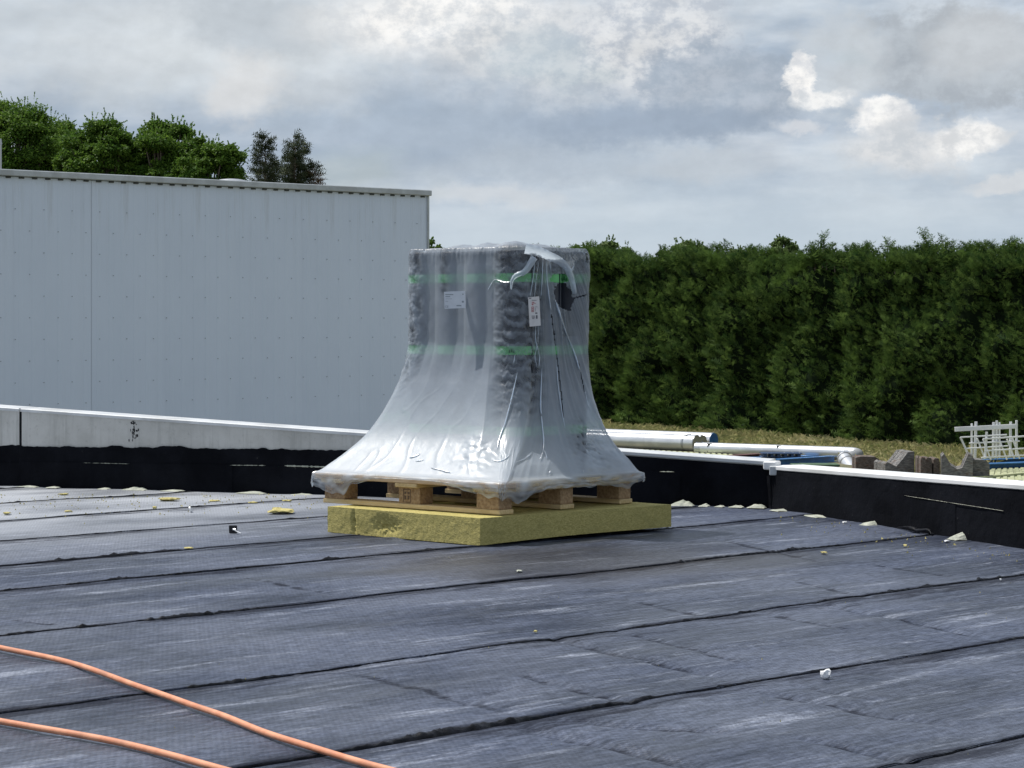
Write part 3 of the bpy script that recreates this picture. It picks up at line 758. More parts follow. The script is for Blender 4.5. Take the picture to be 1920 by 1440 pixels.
# ---------------------------------------------------------------- rolls
s_ = .193; RR = .094; HR = 1.087
C0 = Vector((.02, 11.60))
def roll_proto():
    root = empty('membrane_roll')
    m = 40; V = []; Fc = []
    prof = [(.93, .0), (1, .006), (1, .25), (1, .5), (1, .75), (1, HR - .006), (.93, HR)]
    for r, z in prof:
        for k in range(m):
            a = 2 * math.pi * k / m; V.append((math.cos(a) * r * RR, math.sin(a) * r * RR, z))
    for i in range(len(prof) - 1):
        for k in range(m): Fc.append((i * m + k, i * m + (k + 1) % m, (i + 1) * m + (k + 1) % m, (i + 1) * m + k))
    # spiral end: ring steps down to the hollow core
    base = (len(prof) - 1) * m
    rings = [(.80, HR - .003), (.78, HR), (.55, HR - .003), (.53, HR), (.36, HR - .002), (.34, HR - .12)]
    prevb = base
    for r, z in rings:
        b0 = len(V)
        for k in range(m): a = 2 * math.pi * k / m; V.append((math.cos(a) * r * RR, math.sin(a) * r * RR, z))
        for k in range(m): Fc.append((prevb + k, prevb + (k + 1) % m, b0 + (k + 1) % m, b0 + k))
        prevb = b0
    Fc.append(tuple(range(prevb, prevb + m))); Fc.append(tuple(range(m))[::-1])
    b = from_pd('roll_body', V, Fc, MT['roll'], root); smooth_by_angle(b)
    lap = MB().box((RR * .72, -RR * .70, HR / 2), (.012, .003, HR - .02), R(-44)).build('roll_lap_edge', MT['roll'], root)
    for z in (.215, .605, .955):
        V = []; Fc = []
        for zz, r in ((z - .021, 1.0), (z - .021, 1.018), (z + .021, 1.018), (z + .021, 1.0)):
            for k in range(m): a = 2 * math.pi * k / m; V.append((math.cos(a) * r * RR, math.sin(a) * r * RR, zz))
        for i in range(3):
            for k in range(m): Fc.append((i * m + k, i * m + (k + 1) % m, (i + 1) * m + (k + 1) % m, (i + 1) * m + k))
        tp = from_pd('green_band', V, Fc, MT['tape'], root); smooth_by_angle(tp)
        # printed emblem: three small leaves, repeated round the band
        V = []; Fc = []
        for a0 in (-1.9, -.4, 1.1, 2.6):
            for da, dz, h_ in ((-.11, -.003, .016), (0, .003, .024), (.11, -.003, .016)):
                b0 = len(V)
                for aa, zz in ((-.05, -h_ / 2), (.05, -h_ / 2), (.03, h_ * .2), (0, h_ / 2), (-.03, h_ * .2)):
                    a = a0 + da + aa; V.append((math.cos(a) * RR * 1.024, math.sin(a) * RR * 1.024, z + dz + zz))
                Fc.append(tuple(range(b0, b0 + 5)))
        from_pd('band_emblem', V, Fc, MT['tapeink'], tp)['kind'] = 'stuff'
    return root
def copy_tree(o, parent=None):
    c = o.copy(); COL.objects.link(c); c.parent = parent
    for ch in list(o.children): copy_tree(ch, c)
    return c
proto = roll_proto()
rollnames = {}
for i in range(3):
    for j in range(4):
        k = i * 4 + j
        o = proto if k == 0 else copy_tree(proto)
        c = C0 + U * (s_ * i) + Vd * (s_ * j)
        o.location = (c.x, c.y, DECK + .001); o.rotation_euler.z = random.uniform(0, .5) if k else .1
        row = ['front', 'middle', 'back'][i]
        lab = {(0, 0): 'nearest dark roll at the wrinkled front corner beneath the film',
               (0, 1): 'dark roll directly left of the nearest corner roll',
               (0, 2): 'dark roll behind the white paper label under the film',
               (0, 3): 'dark roll at the far left edge of the wrapped stack',
               (1, 0): 'dark roll right of the corner roll behind the red printed tag',
               (2, 0): 'dark roll at the right edge of the stack seen through the torn film'}.get((i, j),
               '%s dark roll hidden inside the wrapped stack, %s from the %s face' % (['', 'inner', 'rearmost'][i], ['', 'second', 'third', 'fourth'][j], 'right'))
        tag(o, lab, 'roofing roll', 'green banded rolls standing on the pallet')

# ---------------------------------------------------------------- plastic film shroud
TOPZ = DECK + HR + .030
tab_z = [DECK, .30, .376, .454, .53, .65, .77, .90, 2.0]
tab_b = [1.0, .90, .66, .46, .33, .18, .065, 0, 0]
ztab = np.array(tab_z); btab = np.array(tab_b)
# outline samples: (inner point fraction a in u, b in v, normal angle in local frame)
out = []
A1, B1 = 2 * s_, 3 * s_
def side(a0, b0, a1, b1, ang, n):
    for k in range(n): t = (k + .5) / n; out.append((a0 + (a1 - a0) * t, b0 + (b1 - b0) * t, ang, k, n))
def arc(a, b, g0, g1, n):
    for k in range(n): t = (k + .5) / n; out.append((a, b, g0 + (g1 - g0) * t, -1, n))
PI = math.pi
side(0, 0, 1, 0, -PI / 2, 90)             # right face (normal -v)
arc(1, 0, -PI / 2, 0, 40)
side(1, 0, 1, 1, 0, 50)
arc(1, 1, 0, PI / 2, 24)
side(1, 1, 0, 1, PI / 2, 40)
arc(0, 1, PI / 2, PI, 44)
side(0, 1, 0, 0, PI, 130)                 # left face (normal -u)
arc(0, 0, PI, 1.5 * PI, 70)               # near corner
NO = len(out)
# deck rect in the frame whose origin is the near roll centre
dk0 = pn - C0
du0 = dk0.dot(U) + DU0 - .012; du1 = dk0.dot(U) + DU1 + .012; dv0 = dk0.dot(Vd) + dy0 - .012; dv1 = dk0.dot(Vd) + dy1 + .012
rows = []
NT = 16
for k in range(NT): rows.append(('top', (k / NT)))
zs = list(np.linspace(TOPZ - .012, DECK + .012, 250))
for z in zs: rows.append(('side', z))
NH = 14
for k in range(NH): rows.append(('hang', (k + 1) / NH))
def hang_len(a, b, ang, px):
    # px = photo column of the deck edge point: how far the film hangs below the deck there
    pts = [(560, .04), (600, .07), (625, .10), (645, .085), (660, .045), (700, .012), (735, .004), (800, .003), (830, .01), (870, .04), (900, .055), (940, .07), (976, .085), (1010, .05), (1040, .04), (1100, .04), (1150, .045), (1180, .06), (1215, .03)]
    h_ = float(np.interp(px, [p[0] for p in pts], [p[1] for p in pts]))
    return h_
zf = np.linspace(DECK, 2.0, 1400); bf = np.interp(zf, ztab, btab)
kk_ = np.hanning(131); kk_ /= kk_.sum(); bs_ = np.convolve(np.pad(bf, 65, mode='edge'), kk_, 'valid')
wgt = np.clip((zf - DECK) / .10, 0, 1); bs_ = bf * (1 - wgt) + bs_ * wgt; ztab, btab = zf, bs_
def make_film():
    V = np.zeros((len(rows) * NO, 3)); hz = np.zeros(len(rows) * NO)
    for c, (a, b, ang, kk, nn) in enumerate(out):
        nu, nv = math.cos(ang), math.sin(ang)
        nw = U * nu + Vd * nv
        # scallop between rolls
        pos = (a * A1 if abs(nv) > .99 else b * B1) if kk >= 0 else 0
        d = abs((pos / s_ + .5) % 1 - .5) * s_ if kk >= 0 else 0
        dip = RR - math.sqrt(max(0, RR * RR - d * d)) if kk >= 0 else 0
        dip = min(dip, .03)
        inner = C0 + U * (a * A1) + Vd * (b * B1)
        dd = C0 + U * (du0 + .02 + a * (du1 - du0 - .04)) + Vd * (dv0 + .02 + b * (dv1 - dv0 - .04))
        dpt = dd + nw * .02
        pxe = CX + dpt.x / dpt.y * F
        frontness = max(0, -nw.y)
        right = 1.0 if (ang < 0 or ang < .1 * PI) else 0.0
        cornear = (1.0 if kk < 0 and a == 0 and b == 0 else 0)
        s_along = c / NO * 60
        if kk >= 0 and a < 1 and b == 0: cornear = max(0, 1 - a * 3)
        if kk >= 0 and a == 0: cornear = max(cornear, 1 - b * 7)
        lefted = (1.0 if (kk < 0 and a == 0 and b == 1) else 0)
        if kk >= 0 and a == 0: lefted = max(lefted, (b - .86) / .14)
        second = math.exp(-((b - .66) / .045) ** 2) if (kk >= 0 and a == 0) else 0
        rface = 1.0 if (kk >= 0 and b == 0 and ang < 0) else (.8 if (kk < 0 and a == 1 and b == 0) else 0)
        for r, (kind, t) in enumerate(rows):
            i = r * NO + c
            if kind == 'top':
                f = .02 + .98 * (1 - (1 - t) ** 1.0)
                ctr = C0 + U * (A1 / 2) + Vd * (B1 / 2)
                edge = inner + nw * (RR * .76)
                p = ctr + (edge - ctr) * f
                w = .012 * fb(p.x * 7, p.y * 7, 2, 4) + .010 * abs(nz(p.x * 22, p.y * 22, 7))
                cd = (p - C0); uu_ = cd.dot(U) / s_; vv_ = cd.dot(Vd) / s_
                dome_ = .016 * (math.cos(2 * PI * uu_) + math.cos(2 * PI * vv_)) * .25
                z = TOPZ + .002 + .016 * math.exp(-(uu_ ** 2 + vv_ ** 2) / .35) - .010 * max(0, vv_ - 1) / 2 - .008 * max(0, uu_ - .8) + dome_ + w * (1 - t * .5) - .022 * t ** 5
                V[i] = (p.x, p.y, z); hz[i] = .55 + .2 * nz(p.x * 9, p.y * 9); continue
            if kind == 'side':
                z = t
                zz = z
                if right: zz = z + .085 * max(0, min(1, (z - .35) / .3))
                bb = float(np.interp(zz, ztab, btab))
                if right: bb = bb * .96
                bb = bb ** (1 + .35 * cornear)
                k_ = .45 * max(0, min(1, (z - .72) / .2))
                roundtop = 3.0 * (1 - min(1, (TOPZ - z) / .05)) ** 2.2
                off = RR * (1.03 - .09 * roundtop) - dip * k_ + .004
                p0 = inner + nw * off
                p = p0 * (1 - bb) + dpt * bb
                # deck points: straighten; wrinkles
                w = 0.0; hzv = .62
                contact = max(0, 1 - bb * 3.5)
                # fine pleats round the top edge
                tm = max(0, 1 - (TOPZ - z) / .10)
                w += tm * (.007 * nz(s_along * 2.6, z * 5, 1) + .004 * nz(s_along * 6, z * 9, 2)) - tm * .001
                hzv -= tm * .28
                # horizontal ripples on the near corner roll
                if cornear > 0:
                    m = cornear * contact * min(1, (z - .45) / .15 if z > .45 else 0)
                    rip = noise.noise(Vector((s_along * .33 + z * 7, z * 36 + .7 * nz(s_along * .8, z * 9), 5)))
                    rip2 = noise.noise(Vector((s_along * 1.6, z * 75, 8)))
                    w += m * (.0075 * rip + .003 * rip2)
                    hzv -= m * (.36 + .40 * max(0, -rip))
                    hzv += m * .30 * max(0, rip)
                if lefted > 0:
                    m = lefted * contact * (1 if z > .75 else max(0, (z - .6) / .15))
                    rip = nz(s_along * .8 + z * 6, z * 24, 15)
                    w += m * (.007 * rip + .003 * nz(s_along * 2, z * 60, 4)); hzv -= m * (.10 + .5 * max(0, -rip)); hzv += m * .3 * max(0, rip)
                if second > .02 and z > 1.1:
                    rip = nz(s_along * .9 + z * 9, z * 22, 25); m = second * min(1, (z - 1.1) / .08)
                    w += m * .007 * rip; hzv -= m * (.22 + .3 * max(0, -rip))
                if rface > 0:
                    # folds fanning down from the tie near the top of the right face
                    ax = (a if kk >= 0 else 1.0 + .3 * (ang + PI / 2)) - .22
                    dz_ = TOPZ + .03 - z
                    fan = ax / (dz_ * .55 + .16)
                    m = rface * min(1, dz_ / .1) * max(.15, 1 - dz_ * 1.0)
                    fold = abs(nz(fan * 7.5, dz_ * 1.2, 31)); fold2 = nz(fan * 19, dz_ * 2.0, 33)
                    ridge = max(0, .22 - fold) / .22
                    w += m * (.017 * ridge + .005 * fold2)
                    hzv += m * (.22 * ridge - .12 + .1 * fold2) - .06
                    m2 = rface * math.exp(-((a - .72) / .14) ** 2) * (1 if .95 < z < 1.2 else 0)
                    hzv -= m2 * .15
                    # dents where the film rests on the lower right
                    m3 = math.exp(-((a - .75) / .16) ** 2 - ((z - .42) / .11) ** 2) * rface
                    r3 = nz(a * 26 + z * 12, z * 55, 44)
                    w += m3 * .011 * r3; hzv -= m3 * (.30 + .7 * max(0, -r3)); hzv -= .10 * rface * min(1, bb * 2)
                # slack creases low on the skirt
                low = max(0, min(1, bb * 1.6)) * (1 - max(0, bb - .8) * 3)
                w += low * (.004 * fb(s_along * .16, z * 4, 9, 3))
                cr = abs(nz(s_along * .35 + 1.5 * nz(s_along * .2, z * 3, 2), z * 5, 61)); w += low * .003 * max(0, .1 - cr) / .1
                w += .0012 * nz(s_along * .9, z * 14, 71)
                # bright crumple in front of the corner foot
                m4 = math.exp(-((pxe - 880) / 45) ** 2 - ((z - .39) / .07) ** 2)
                w += m4 * (.012 * nz(s_along * .8, z * 30, 81) + .006 * nz(s_along * 2, z * 60, 82))
                hzv += .31 * min(1, bb * 1.6)
                near_edge = max(0, bb - .93) / .07
                w *= (1 - near_edge * .8)
                hzv += .03 * nz(s_along * .3, z * 6, 91)
                hzv -= near_edge * .18
                p = p + nw * w
                V[i] = (p.x, p.y, max(z + (.006 * nz(s_along * .4, 3) * near_edge), DECK + .003)); hz[i] = min(.97, max(.10, hzv)); continue
            L = hang_len(a, b, ang, pxe) * (1 + .25 * nz(s_along * .5, 101)) if nw.y < .3 else .03
            L = max(L, .003); tt = t
            flut = .012 * nz(s_along * .7, tt * 1.8, 111) + .009 * nz(s_along * 2.2, tt * 4, 112)
            inw = -.012 * tt if cornear else -.004 * tt
            p = dpt + nw * (.004 + inw + flut * tt + (.006 * math.sin(tt * 3)))
            z = DECK + .012 - .012 * min(1, tt * 6) - L * tt * (1 + .3 * nz(s_along * 1.3, 121))
            V[i] = (p.x, p.y, z); hz[i] = min(.9, max(.15, .42 + .7 * nz(s_along * 1.1, tt * 4, 131)))
    Fc = []
    nr = len(rows)
    for r in range(nr - 1):
        for c in range(NO):
            c2 = (c + 1) % NO
            Fc.append((r * NO + c, (r + 1) * NO + c, (r + 1) * NO + c2, r * NO + c2))
    # the torn hole on the right face and its slit
    def hole(ctr):
        if ctr.y > C0.y + .25: return False
        px = CX + ctr.x / ctr.y * F; py = HY - (ctr.z - H) / ctr.y * F
        e = ((px - 1056 - (py - 550) * .18) / 17) ** 2 + ((py - 556) / 27) ** 2 + .45 * nz(px * .12, py * .12)
        e2 = ((px - 1050) / 19) ** 2 + ((py - 522) / 9) ** 2 + .3 * nz(px * .2, py * .2)
        if e < 1 or e2 < 1: return True
        if 1070 < px < 1101 and abs(py - (561 - (px - 1070) * .28)) < 1.8 + .6 * nz(px * .3, 2): return True
        if 1098.5 < px and 474 < py < 492: return True
        # tear lines down the folds
        for (x0, y0, x1, y1, w) in ((1034, 590, 1044, 668, .9), (1044, 668, 1058, 790, .8), (1085, 680, 1096, 735, .7)):
            if y0 < py < y1:
                xx = x0 + (x1 - x0) * (py - y0) / (y1 - y0) + 1.5 * nz(py * .06, x0)
                if abs(px - xx) < w * (1 + nz(py * .1, x0 * 2)): return True
        return False
    ctrs = V[np.array(Fc)].mean(axis=1)
    F2 = [f for f, c in zip(Fc, ctrs) if not (c[2] > .5 and c[0] > .1 and hole(Vector(c)))]
    me = bpy.data.meshes.new('film_sheet'); me.from_pydata(V.tolist(), [], F2); me.update()
    at = me.attributes.new('haze', 'FLOAT', 'POINT'); at.data.foreach_set('value', hz.astype(np.float32))
    return me, V, F2
film_me, FV, FF = make_film()
shroud = empty('plastic_film', (C0.x, C0.y, DECK)); 
tag(shroud, 'milky torn plastic film draped over the rolls and flaring out to the pallet edges', 'plastic film')
INV = Matrix.Translation(-Vector((C0.x, C0.y, DECK)))
film_me.transform(INV)
fo = link('film_sheet', film_me, MT['film'], shroud, True)
bvh = BVHTree.FromPolygons([Vector(v) for v in FV], FF)
eye = Vector((0, 0, H))
def hit(px, py, lift=.004):
    d = Vector(((px - CX) / F, 1, -(py - HY) / F)).normalized()
    loc, n, i, dist = bvh.ray_cast(eye, d)
    if loc is None or loc.y > 12.3: 
        loc = P(px, py, 11.55)
    return loc - d * lift
def set_haze(o, v):
    at = o.data.attributes.new('haze', 'FLOAT', 'POINT'); at.data.foreach_set('value', [v] * len(o.data.vertices))
def fold(pts, w, haze=.9, lift=.006):
    """a gathered fold: narrow crumpled ribbon standing off the film"""
    q = []
    for i in range(len(pts) - 1):
        (x0, y0), (x1, y1) = pts[i], pts[i + 1]; n = max(2, int(math.hypot(x1 - x0, y1 - y0) / 4))
        for k in range(n):
            t = k / n; q.append((x0 + (x1 - x0) * t + .9 * nz(y0 + (y1 - y0) * t * .1, x0), y0 + (y1 - y0) * t))
    q.append(pts[-1])
    P3 = [hit(x, y, lift) - Vector((C0.x, C0.y, DECK)) for x, y in q]
    for it in range(3):
        P3 = [P3[0]] + [(P3[i - 1] + P3[i] * 2 + P3[i + 1]) / 4 for i in range(1, len(P3) - 1)] + [P3[-1]]
    rv = random.random() * 50
    o = sweep('film_fold', P3, w, MT['film'], shroud, 7, flat=.8, rfun=lambda t: w * (.45 + .75 * abs(nz(t * 7, rv)) + .25) * min(1, .25 + 4 * t, .25 + 4 * (1 - t)))
    set_haze(o, haze); return o
fold([(1003, 490), (1000, 520), (994, 556)], .0026); fold([(1010, 488), (1006, 520), (1002, 556)], .002); fold([(1018, 486), (1016, 530), (1014, 560)], .003)
fold([(1024, 486), (1026, 530), (1030, 560), (1038, 620), (1044, 680)], .0035); fold([(1030, 486), (1040, 560), (1060, 620), (1080, 670), (1094, 720), (1104, 765)], .0042)
fold([(1004, 612), (1004, 640), (1012, 668), (1010, 690)], .003); fold([(1010, 612), (1008, 645), (1002, 668), (1008, 692)], .002)
fold([(1016, 690), (1013, 760), (1018, 810), (1020, 840), (1013, 862)], .0042); fold([(970, 698), (962, 735), (948, 790), (935, 825), (932, 842)], .0034)
fold([(966, 664), (963, 682)], .0022); fold([(1020, 842), (1026, 860)], .003); fold([(1044, 680), (1046, 720), (1053, 770), (1060, 805)], .0028)
fold([(922, 862), (935, 866), (950, 860), (956, 850)], .0030); fold([(968, 866), (980, 862), (992, 855), (998, 846)], .003); fold([(808, 877), (825, 881), (844, 886)], .0045)
fold([(766, 858), (780, 856), (788, 850)], .0035); fold([(778, 865), (795, 862)], .003); fold([(1030, 888), (1033, 880)], .003); fold([(1094, 888), (1093, 880)], .003)
# flap pulled out of the tie and hanging over the right face
def ribbon(pts, w0, haze, name='film_flap'):
    P3 = [hit(x, y, .02) - Vector((C0.x, C0.y, DECK)) for x, y in pts]; P3 = catmull(P3, 8)
    V = []; Fc = []; K = 6
    for i, p in enumerate(P3):
        d = (P3[min(i + 1, len(P3) - 1)] - P3[max(0, i - 1)]).normalized(); sx = d.cross(Vector((0, -1, 0))).normalized()
        t = i / (len(P3) - 1); w = w0(t)
        for k in range(K + 1):
            u = k / K * 2 - 1
            V.append(p + sx * w * u + Vector((0, -.012 * (1 - u * u) + .006 * nz(i * .5, u * 3, 5), .004 * nz(i * .7, u * 2, 9))))
    for i in range(len(P3) - 1):
        for k in range(K): a = i * (K + 1) + k; Fc.append((a, a + 1, a + K + 2, a + K + 1))
    o = from_pd(name, V, Fc, MT['film'], shroud, True); set_haze(o, haze); return o
ribbon([(985, 466), (1010, 472), (1030, 480), (1050, 490), (1064, 505), (1072, 525), (1077, 548), (1076, 562)], lambda t: .020 * (1 - t) ** .7 + .006, .78)
ribbon([(1002, 482), (985, 508), (968, 516), (960, 526), (958, 542)], lambda t: .014 * (1 - t) + .004, .8)
ribbon([(1060, 506), (1072, 506), (1076, 498)], lambda t: .010 * (1 - t) + .002, .8)
fold([(920, 535), (926, 522), (945, 530), (960, 528)], .002, .9); fold([(914, 545), (922, 530)], .002, .9)
fold([(1074, 562), (1070, 575), (1060, 578), (1048, 574)], .0022, .85)
# paper label and hanging tag
def plate(name, corners, mat, lift, parent, th=.0015):
    c = [hit(x, y, lift) for x, y in corners]
    ctr = sum(c, Vector()) / 4; Yp = min(p.y for p in c)
    c = [P(x, y, Yp) - Vector((C0.x, C0.y, DECK)) for x, y in corners]
    mb = MB().prism(c, (0, th, 0)); return mb.build(name, MT[mat], parent), Yp
def marks(name, rects, Yp, mat, parent):
    mb = MB()
    for x0, y0, x1, y1 in rects:
        mb.prism([P(x, y, Yp - .0008) - Vector((C0.x, C0.y, DECK)) for x, y in ((x0, y0), (x1, y0), (x1, y1), (x0, y1))], (0, .0006, 0))
    o = mb.build(name, MT[mat], parent); o['kind'] = 'stuff'; return o
lb, Yp = plate('paper_label', [(832.5, 547), (872, 545.5), (873, 577.5), (833.5, 579)], 'paper', .004, shroud)
marks('label_print', [(835, 551.5, 850, 553.2), (835, 555.5, 844, 557), (835, 564.5, 840.5, 565.2), (856, 572, 865, 574), (866, 564, 869.5, 567.2), (867, 550.5, 869, 553), (835, 560, 848, 560.6)], Yp, 'ink', lb)
def lettering(txt, px, py, hpx, Yp, mat, parent, rot=0):
    cu = bpy.data.curves.new('lettering', 'FONT'); cu.body = txt; cu.size = hpx * 1.4 * Yp / F; cu.extrude = .0002
    o_ = bpy.data.objects.new('tmp', cu); COL.objects.link(o_); bpy.context.view_layer.update()
    me = bpy.data.meshes.new_from_object(o_.evaluated_get(bpy.context.evaluated_depsgraph_get())); bpy.data.objects.remove(o_)
    me.materials.clear(); me.materials.append(MT[mat]); o = bpy.data.objects.new('lettering', me); COL.objects.link(o); o['kind'] = 'stuff'
    o.parent = parent; o.location = P(px, py, Yp - .001) - Vector((C0.x, C0.y, DECK)); o.rotation_euler = (R(90), rot, 0)
    return o
lettering('CE', 834.2, 576.8, 4, Yp, 'ink', lb)
tg, Yp = plate('paper_tag', [(990, 557.5), (1011, 555.5), (1014, 610.5), (993, 612.5)], 'tagpaper', .010, shroud)
marks('tag_print_red', [(997, 566, 1002, 567.5), (997, 569, 1000, 572), (1000, 568.5, 1005, 569.3), (996.5, 575, 1001, 576), (996.5, 576, 997.5, 584.5), (1000.2, 576, 1001, 584.5), (996.5, 584, 1001, 585), (998.2, 577.5, 999.6, 579.5), (998.2, 581, 999.6, 583)], Yp, 'red', tg)
marks('tag_print_dark', [(992, 558.5, 996, 560), (997, 562.5, 1006, 563.5), (1003.5, 575, 1008, 575.6), (1003.5, 577, 1004, 584), (1003.5, 586, 1007.5, 588.2), (997, 592, 1003, 593.2), (997.3, 594.5, 1003, 595.6), (997.6, 596.8, 1002, 598), (1005, 591, 1007.8, 597.5)], Yp, 'dark', tg)

# ---------------------------------------------------------------- hoses
H1 = [(-60, 1202), (0, 1213), (140, 1243), (250, 1282), (400, 1334), (500, 1372), (600, 1404), (725, 1440), (860, 1475)]
H2 = [(-60, 1338), (0, 1350), (150, 1375), (250, 1396), (415, 1440), (560, 1480)]
for pts, lab in ((H1, 'longer orange hose crossing the left foreground of the roof'), (H2, 'lower orange hose cutting across the bottom left corner')):
    q = [G(x, y, .020) for x, y in pts]; q = catmull(q, 26)
    for p in q: p.z = .0175 + .002 * nz(p.x * 3, p.y * 3)
    o = sweep('rubber_hose', q, .0082, MT['hose'], None, 14); tag(o, lab, 'hose', 'orange hoses on the roof')

# ---------------------------------------------------------------- small litter on the roof
def bit(px, py, w, h_, d, mat, name, label, cat, group=None, rz=0, seed=1):
    p = G(px, py); k = p.y / F
    o = chunk(name, (p.x, p.y, .006), (w * k, d, h_ * k), mat, None, rz, seed); tag(o, label, cat, group); return o
WS = 'mineral wool scraps scattered near the back parapet'
bit(318, 940, 36, 5, .10, 'woolbit', 'wool_scrap', 'longest yellow wool scrap near the left parapet', 'wool scrap', WS, .1, 3)
bit(528, 964, 46, 7, .14, 'woolbit', 'wool_scrap', 'big flat yellow wool scrap just left of the pallet', 'wool scrap', WS, -.1, 7)
bit(518, 957, 16, 4, .05, 'woolbit', 'wool_scrap', 'small yellow wool lump on the big flat scrap beside the pallet', 'wool scrap', WS, .2, 8)
bit(13, 966, 13, 4, .05, 'woolbit', 'wool_scrap', 'yellow wool scrap at the left photo edge', 'wool scrap', WS, 0, 9)
bit(120, 930, 16, 3, .05, 'woolbit', 'wool_scrap', 'flat yellowish wool crumb below the left foam flake', 'wool scrap', WS, 0, 10)
bit(127, 962, 12, 3, .04, 'woolbit', 'wool_scrap', 'tiny yellow wool crumb on the bare sheet at far left', 'wool scrap', WS, 0, 11)
bit(290, 957, 7, 6, .03, 'woolbit', 'wool_scrap', 'upright little wool crumb left of the bent rod', 'wool scrap', WS, 0, 12)
bit(473, 946, 18, 3, .06, 'woolbit', 'wool_scrap', 'flat wool crumb above the big scrap beside the pallet', 'wool scrap', WS, 0, 13)
bit(403, 942, 22, 2.5, .06, 'woolbit', 'wool_scrap', 'thin wool flake between the longest scrap and the pallet', 'wool scrap', WS, 0, 14)
bit(538, 942, 14, 3, .06, 'woolbit', 'wool_scrap', 'whitish wool flake against the parapet left of the pallet', 'wool scrap', WS, 0, 15)
bit(354, 1031, 17, 2.5, .05, 'woolbit', 'wool_scrap', 'thin pale flake on the membrane left of the slab', 'wool scrap', WS, 0, 16)
bit(1545, 1040, 11, 3, .04, 'woolbit', 'wool_scrap', 'flat yellow flake on the sheet in front of the right parapet', 'wool scrap', WS, 0, 17)
bit(1697, 1027, 7, 4, .03, 'woolbit', 'wool_scrap', 'small yellow crumb close to the torn felt', 'wool scrap', WS, 0, 18)
bit(1004, 1189, 7, 3.5, .015, 'woolbit', 'wool_scrap', 'tiny pale crumb on the black seam below the pallet', 'wool scrap', WS, 0, 19)
bit(974, 1075, 9, 3.5, .03, 'foam', 'foam_crumb', 'pale crumb lying in front of the slab corner', 'foam crumb', None, 0, 20)
bit(1548, 1277, 18, 17, .027, 'white', 'foam_ball', 'crumpled white ball on the membrane at right', 'foam ball', None, 0, 23)
bit(1776, 1018, 9, 3, .03, 'white', 'foam_crumb', 'white crumb beside the foot of the right parapet', 'foam crumb', None, 0, 24)
bit(1584, 983, 8, 3, .03, 'white', 'foam_crumb', 'white crumb left of the torn felt', 'foam crumb', None, 0, 25)
bit(1876, 1092, 4, 4, .012, 'white', 'foam_crumb', 'white speck near the right photo edge', 'foam crumb', None, 0, 26)
# scattered dust crumbs (uncountable)
cv = []; 
for k in range(900):
    if k % 2: continue
    if k < 600: px = random.uniform(0, 610) ; py = 930 + abs(random.gauss(0, 22)) + .0
    elif k < 800: px = random.uniform(1460, 1920); py = 960 + (px - 1460) * .17 + abs(random.gauss(0, 16)) + 5
    else: px = random.uniform(0, 1920); py = random.uniform(1000, 1430)
    p = G(px, py); 
    if not inside(p.x, p.y): continue
    r = random.uniform(.002, .009) if k < 800 else random.uniform(.001, .003)
    t = [Vector((random.uniform(-1, 1), random.uniform(-1, 1), 0)) * r for _ in range(3)]
    top = Vector((p.x, p.y, .012 + r * .8))
    b = [Vector((p.x, p.y, .009)) + x for x in t]
    for a, c in ((0, 1), (1, 2), (2, 0)): cv += [top, b[a], b[c]]
o = fast('insulation_crumbs', np.array([tuple(v) for v in cv]), 3, MT['woolbit']); tag(o, 'fine pale insulation crumbs strewn over the roof membrane', 'crumbs', kind='stuff')
# roof fastener: square washer with a screw through it
p = G(437, 1003); fs = empty('roof_fastener', (p.x, p.y, .008)); tag(fs, 'black square washer with a screw lying on the roof left of the slab', 'fastener')
MB().box((0, 0, .019), (.040, .006, .040), Matrix.Rotation(R(14), 3, 'X'), .003).build('washer_plate', MT['blackplastic'], fs)
MB().tube((0, -.004, .02), (.014, -.012, .018), .006, 12).tube((.0, .0, .018), (.045, -.06, .004), .0028, 8).build('screw_shank', MT['steel'], fs)
p = G(357, 962); fs = empty('roof_fastener', (p.x, p.y, .008)); tag(fs, 'long thin screw with a white head lying near the left parapet', 'fastener')
MB().tube((0, 0, .012), (-.095, -.02, .004), .002, 8).build('screw_shank', MT['steelend'], fs)
MB().tube((-.003, 0, .010), (.005, 0, .013), .017, 14).build('screw_head', MT['white'], fs)

# ---------------------------------------------------------------- the metal shed
b1 = Vector((-1.087, 30.0)); dB = Vector((1, .95)).normalized(); nB = Vector((dB.y, -dB.x)); ZT = 2.65
shed = empty('metal_shed', (b1.x, b1.y, -1.6), math.atan2(dB.y, dB.x))
tag(shed, 'large blank grey metal clad shed beyond the left parapet', 'shed')
# local x runs along the wall towards its right corner at 0, local -y faces us
ZH = ZT + 1.6
LEN = 14.0
MB().box((-LEN / 2, 6, ZH / 2 - .05), (LEN - .06, 11.9, ZH - .1)).build('shed_body', MT['cladding'], shed)
pitch = .165
def sheetmesh():
    V = []; Fc = []; x = 0; prof = []
    for k in range(6):
        x0 = k * pitch
        prof += [(x0, 0), (x0 + .055, 0), (x0 + .067, -.0035), (x0 + .103, -.0035), (x0 + .115, 0)]
    prof.append((.99, 0)); prof += [(.99, .001)]
    for xx, yy in prof: V += [(xx, yy - .035, 0.2), (xx, yy - .035, ZH - .075)]
    for i in range(len(prof) - 1): Fc.append((2 * i, 2 * i + 2, 2 * i + 3, 2 * i + 1))
    me = bpy.data.meshes.new('cladding_sheet'); me.from_pydata(V, [], Fc); me.update(); me.materials.append(MT['cladding']); return me
cm = sheetmesh()
for k in range(14):
    o = link('cladding_sheet', cm, None, shed); o.location = (-(k + 1) * .9905 - (.003 if k > 4 else 0), -.0004 * (k % 2), 0)
mb = MB()
row = 0; z = ZH - .42
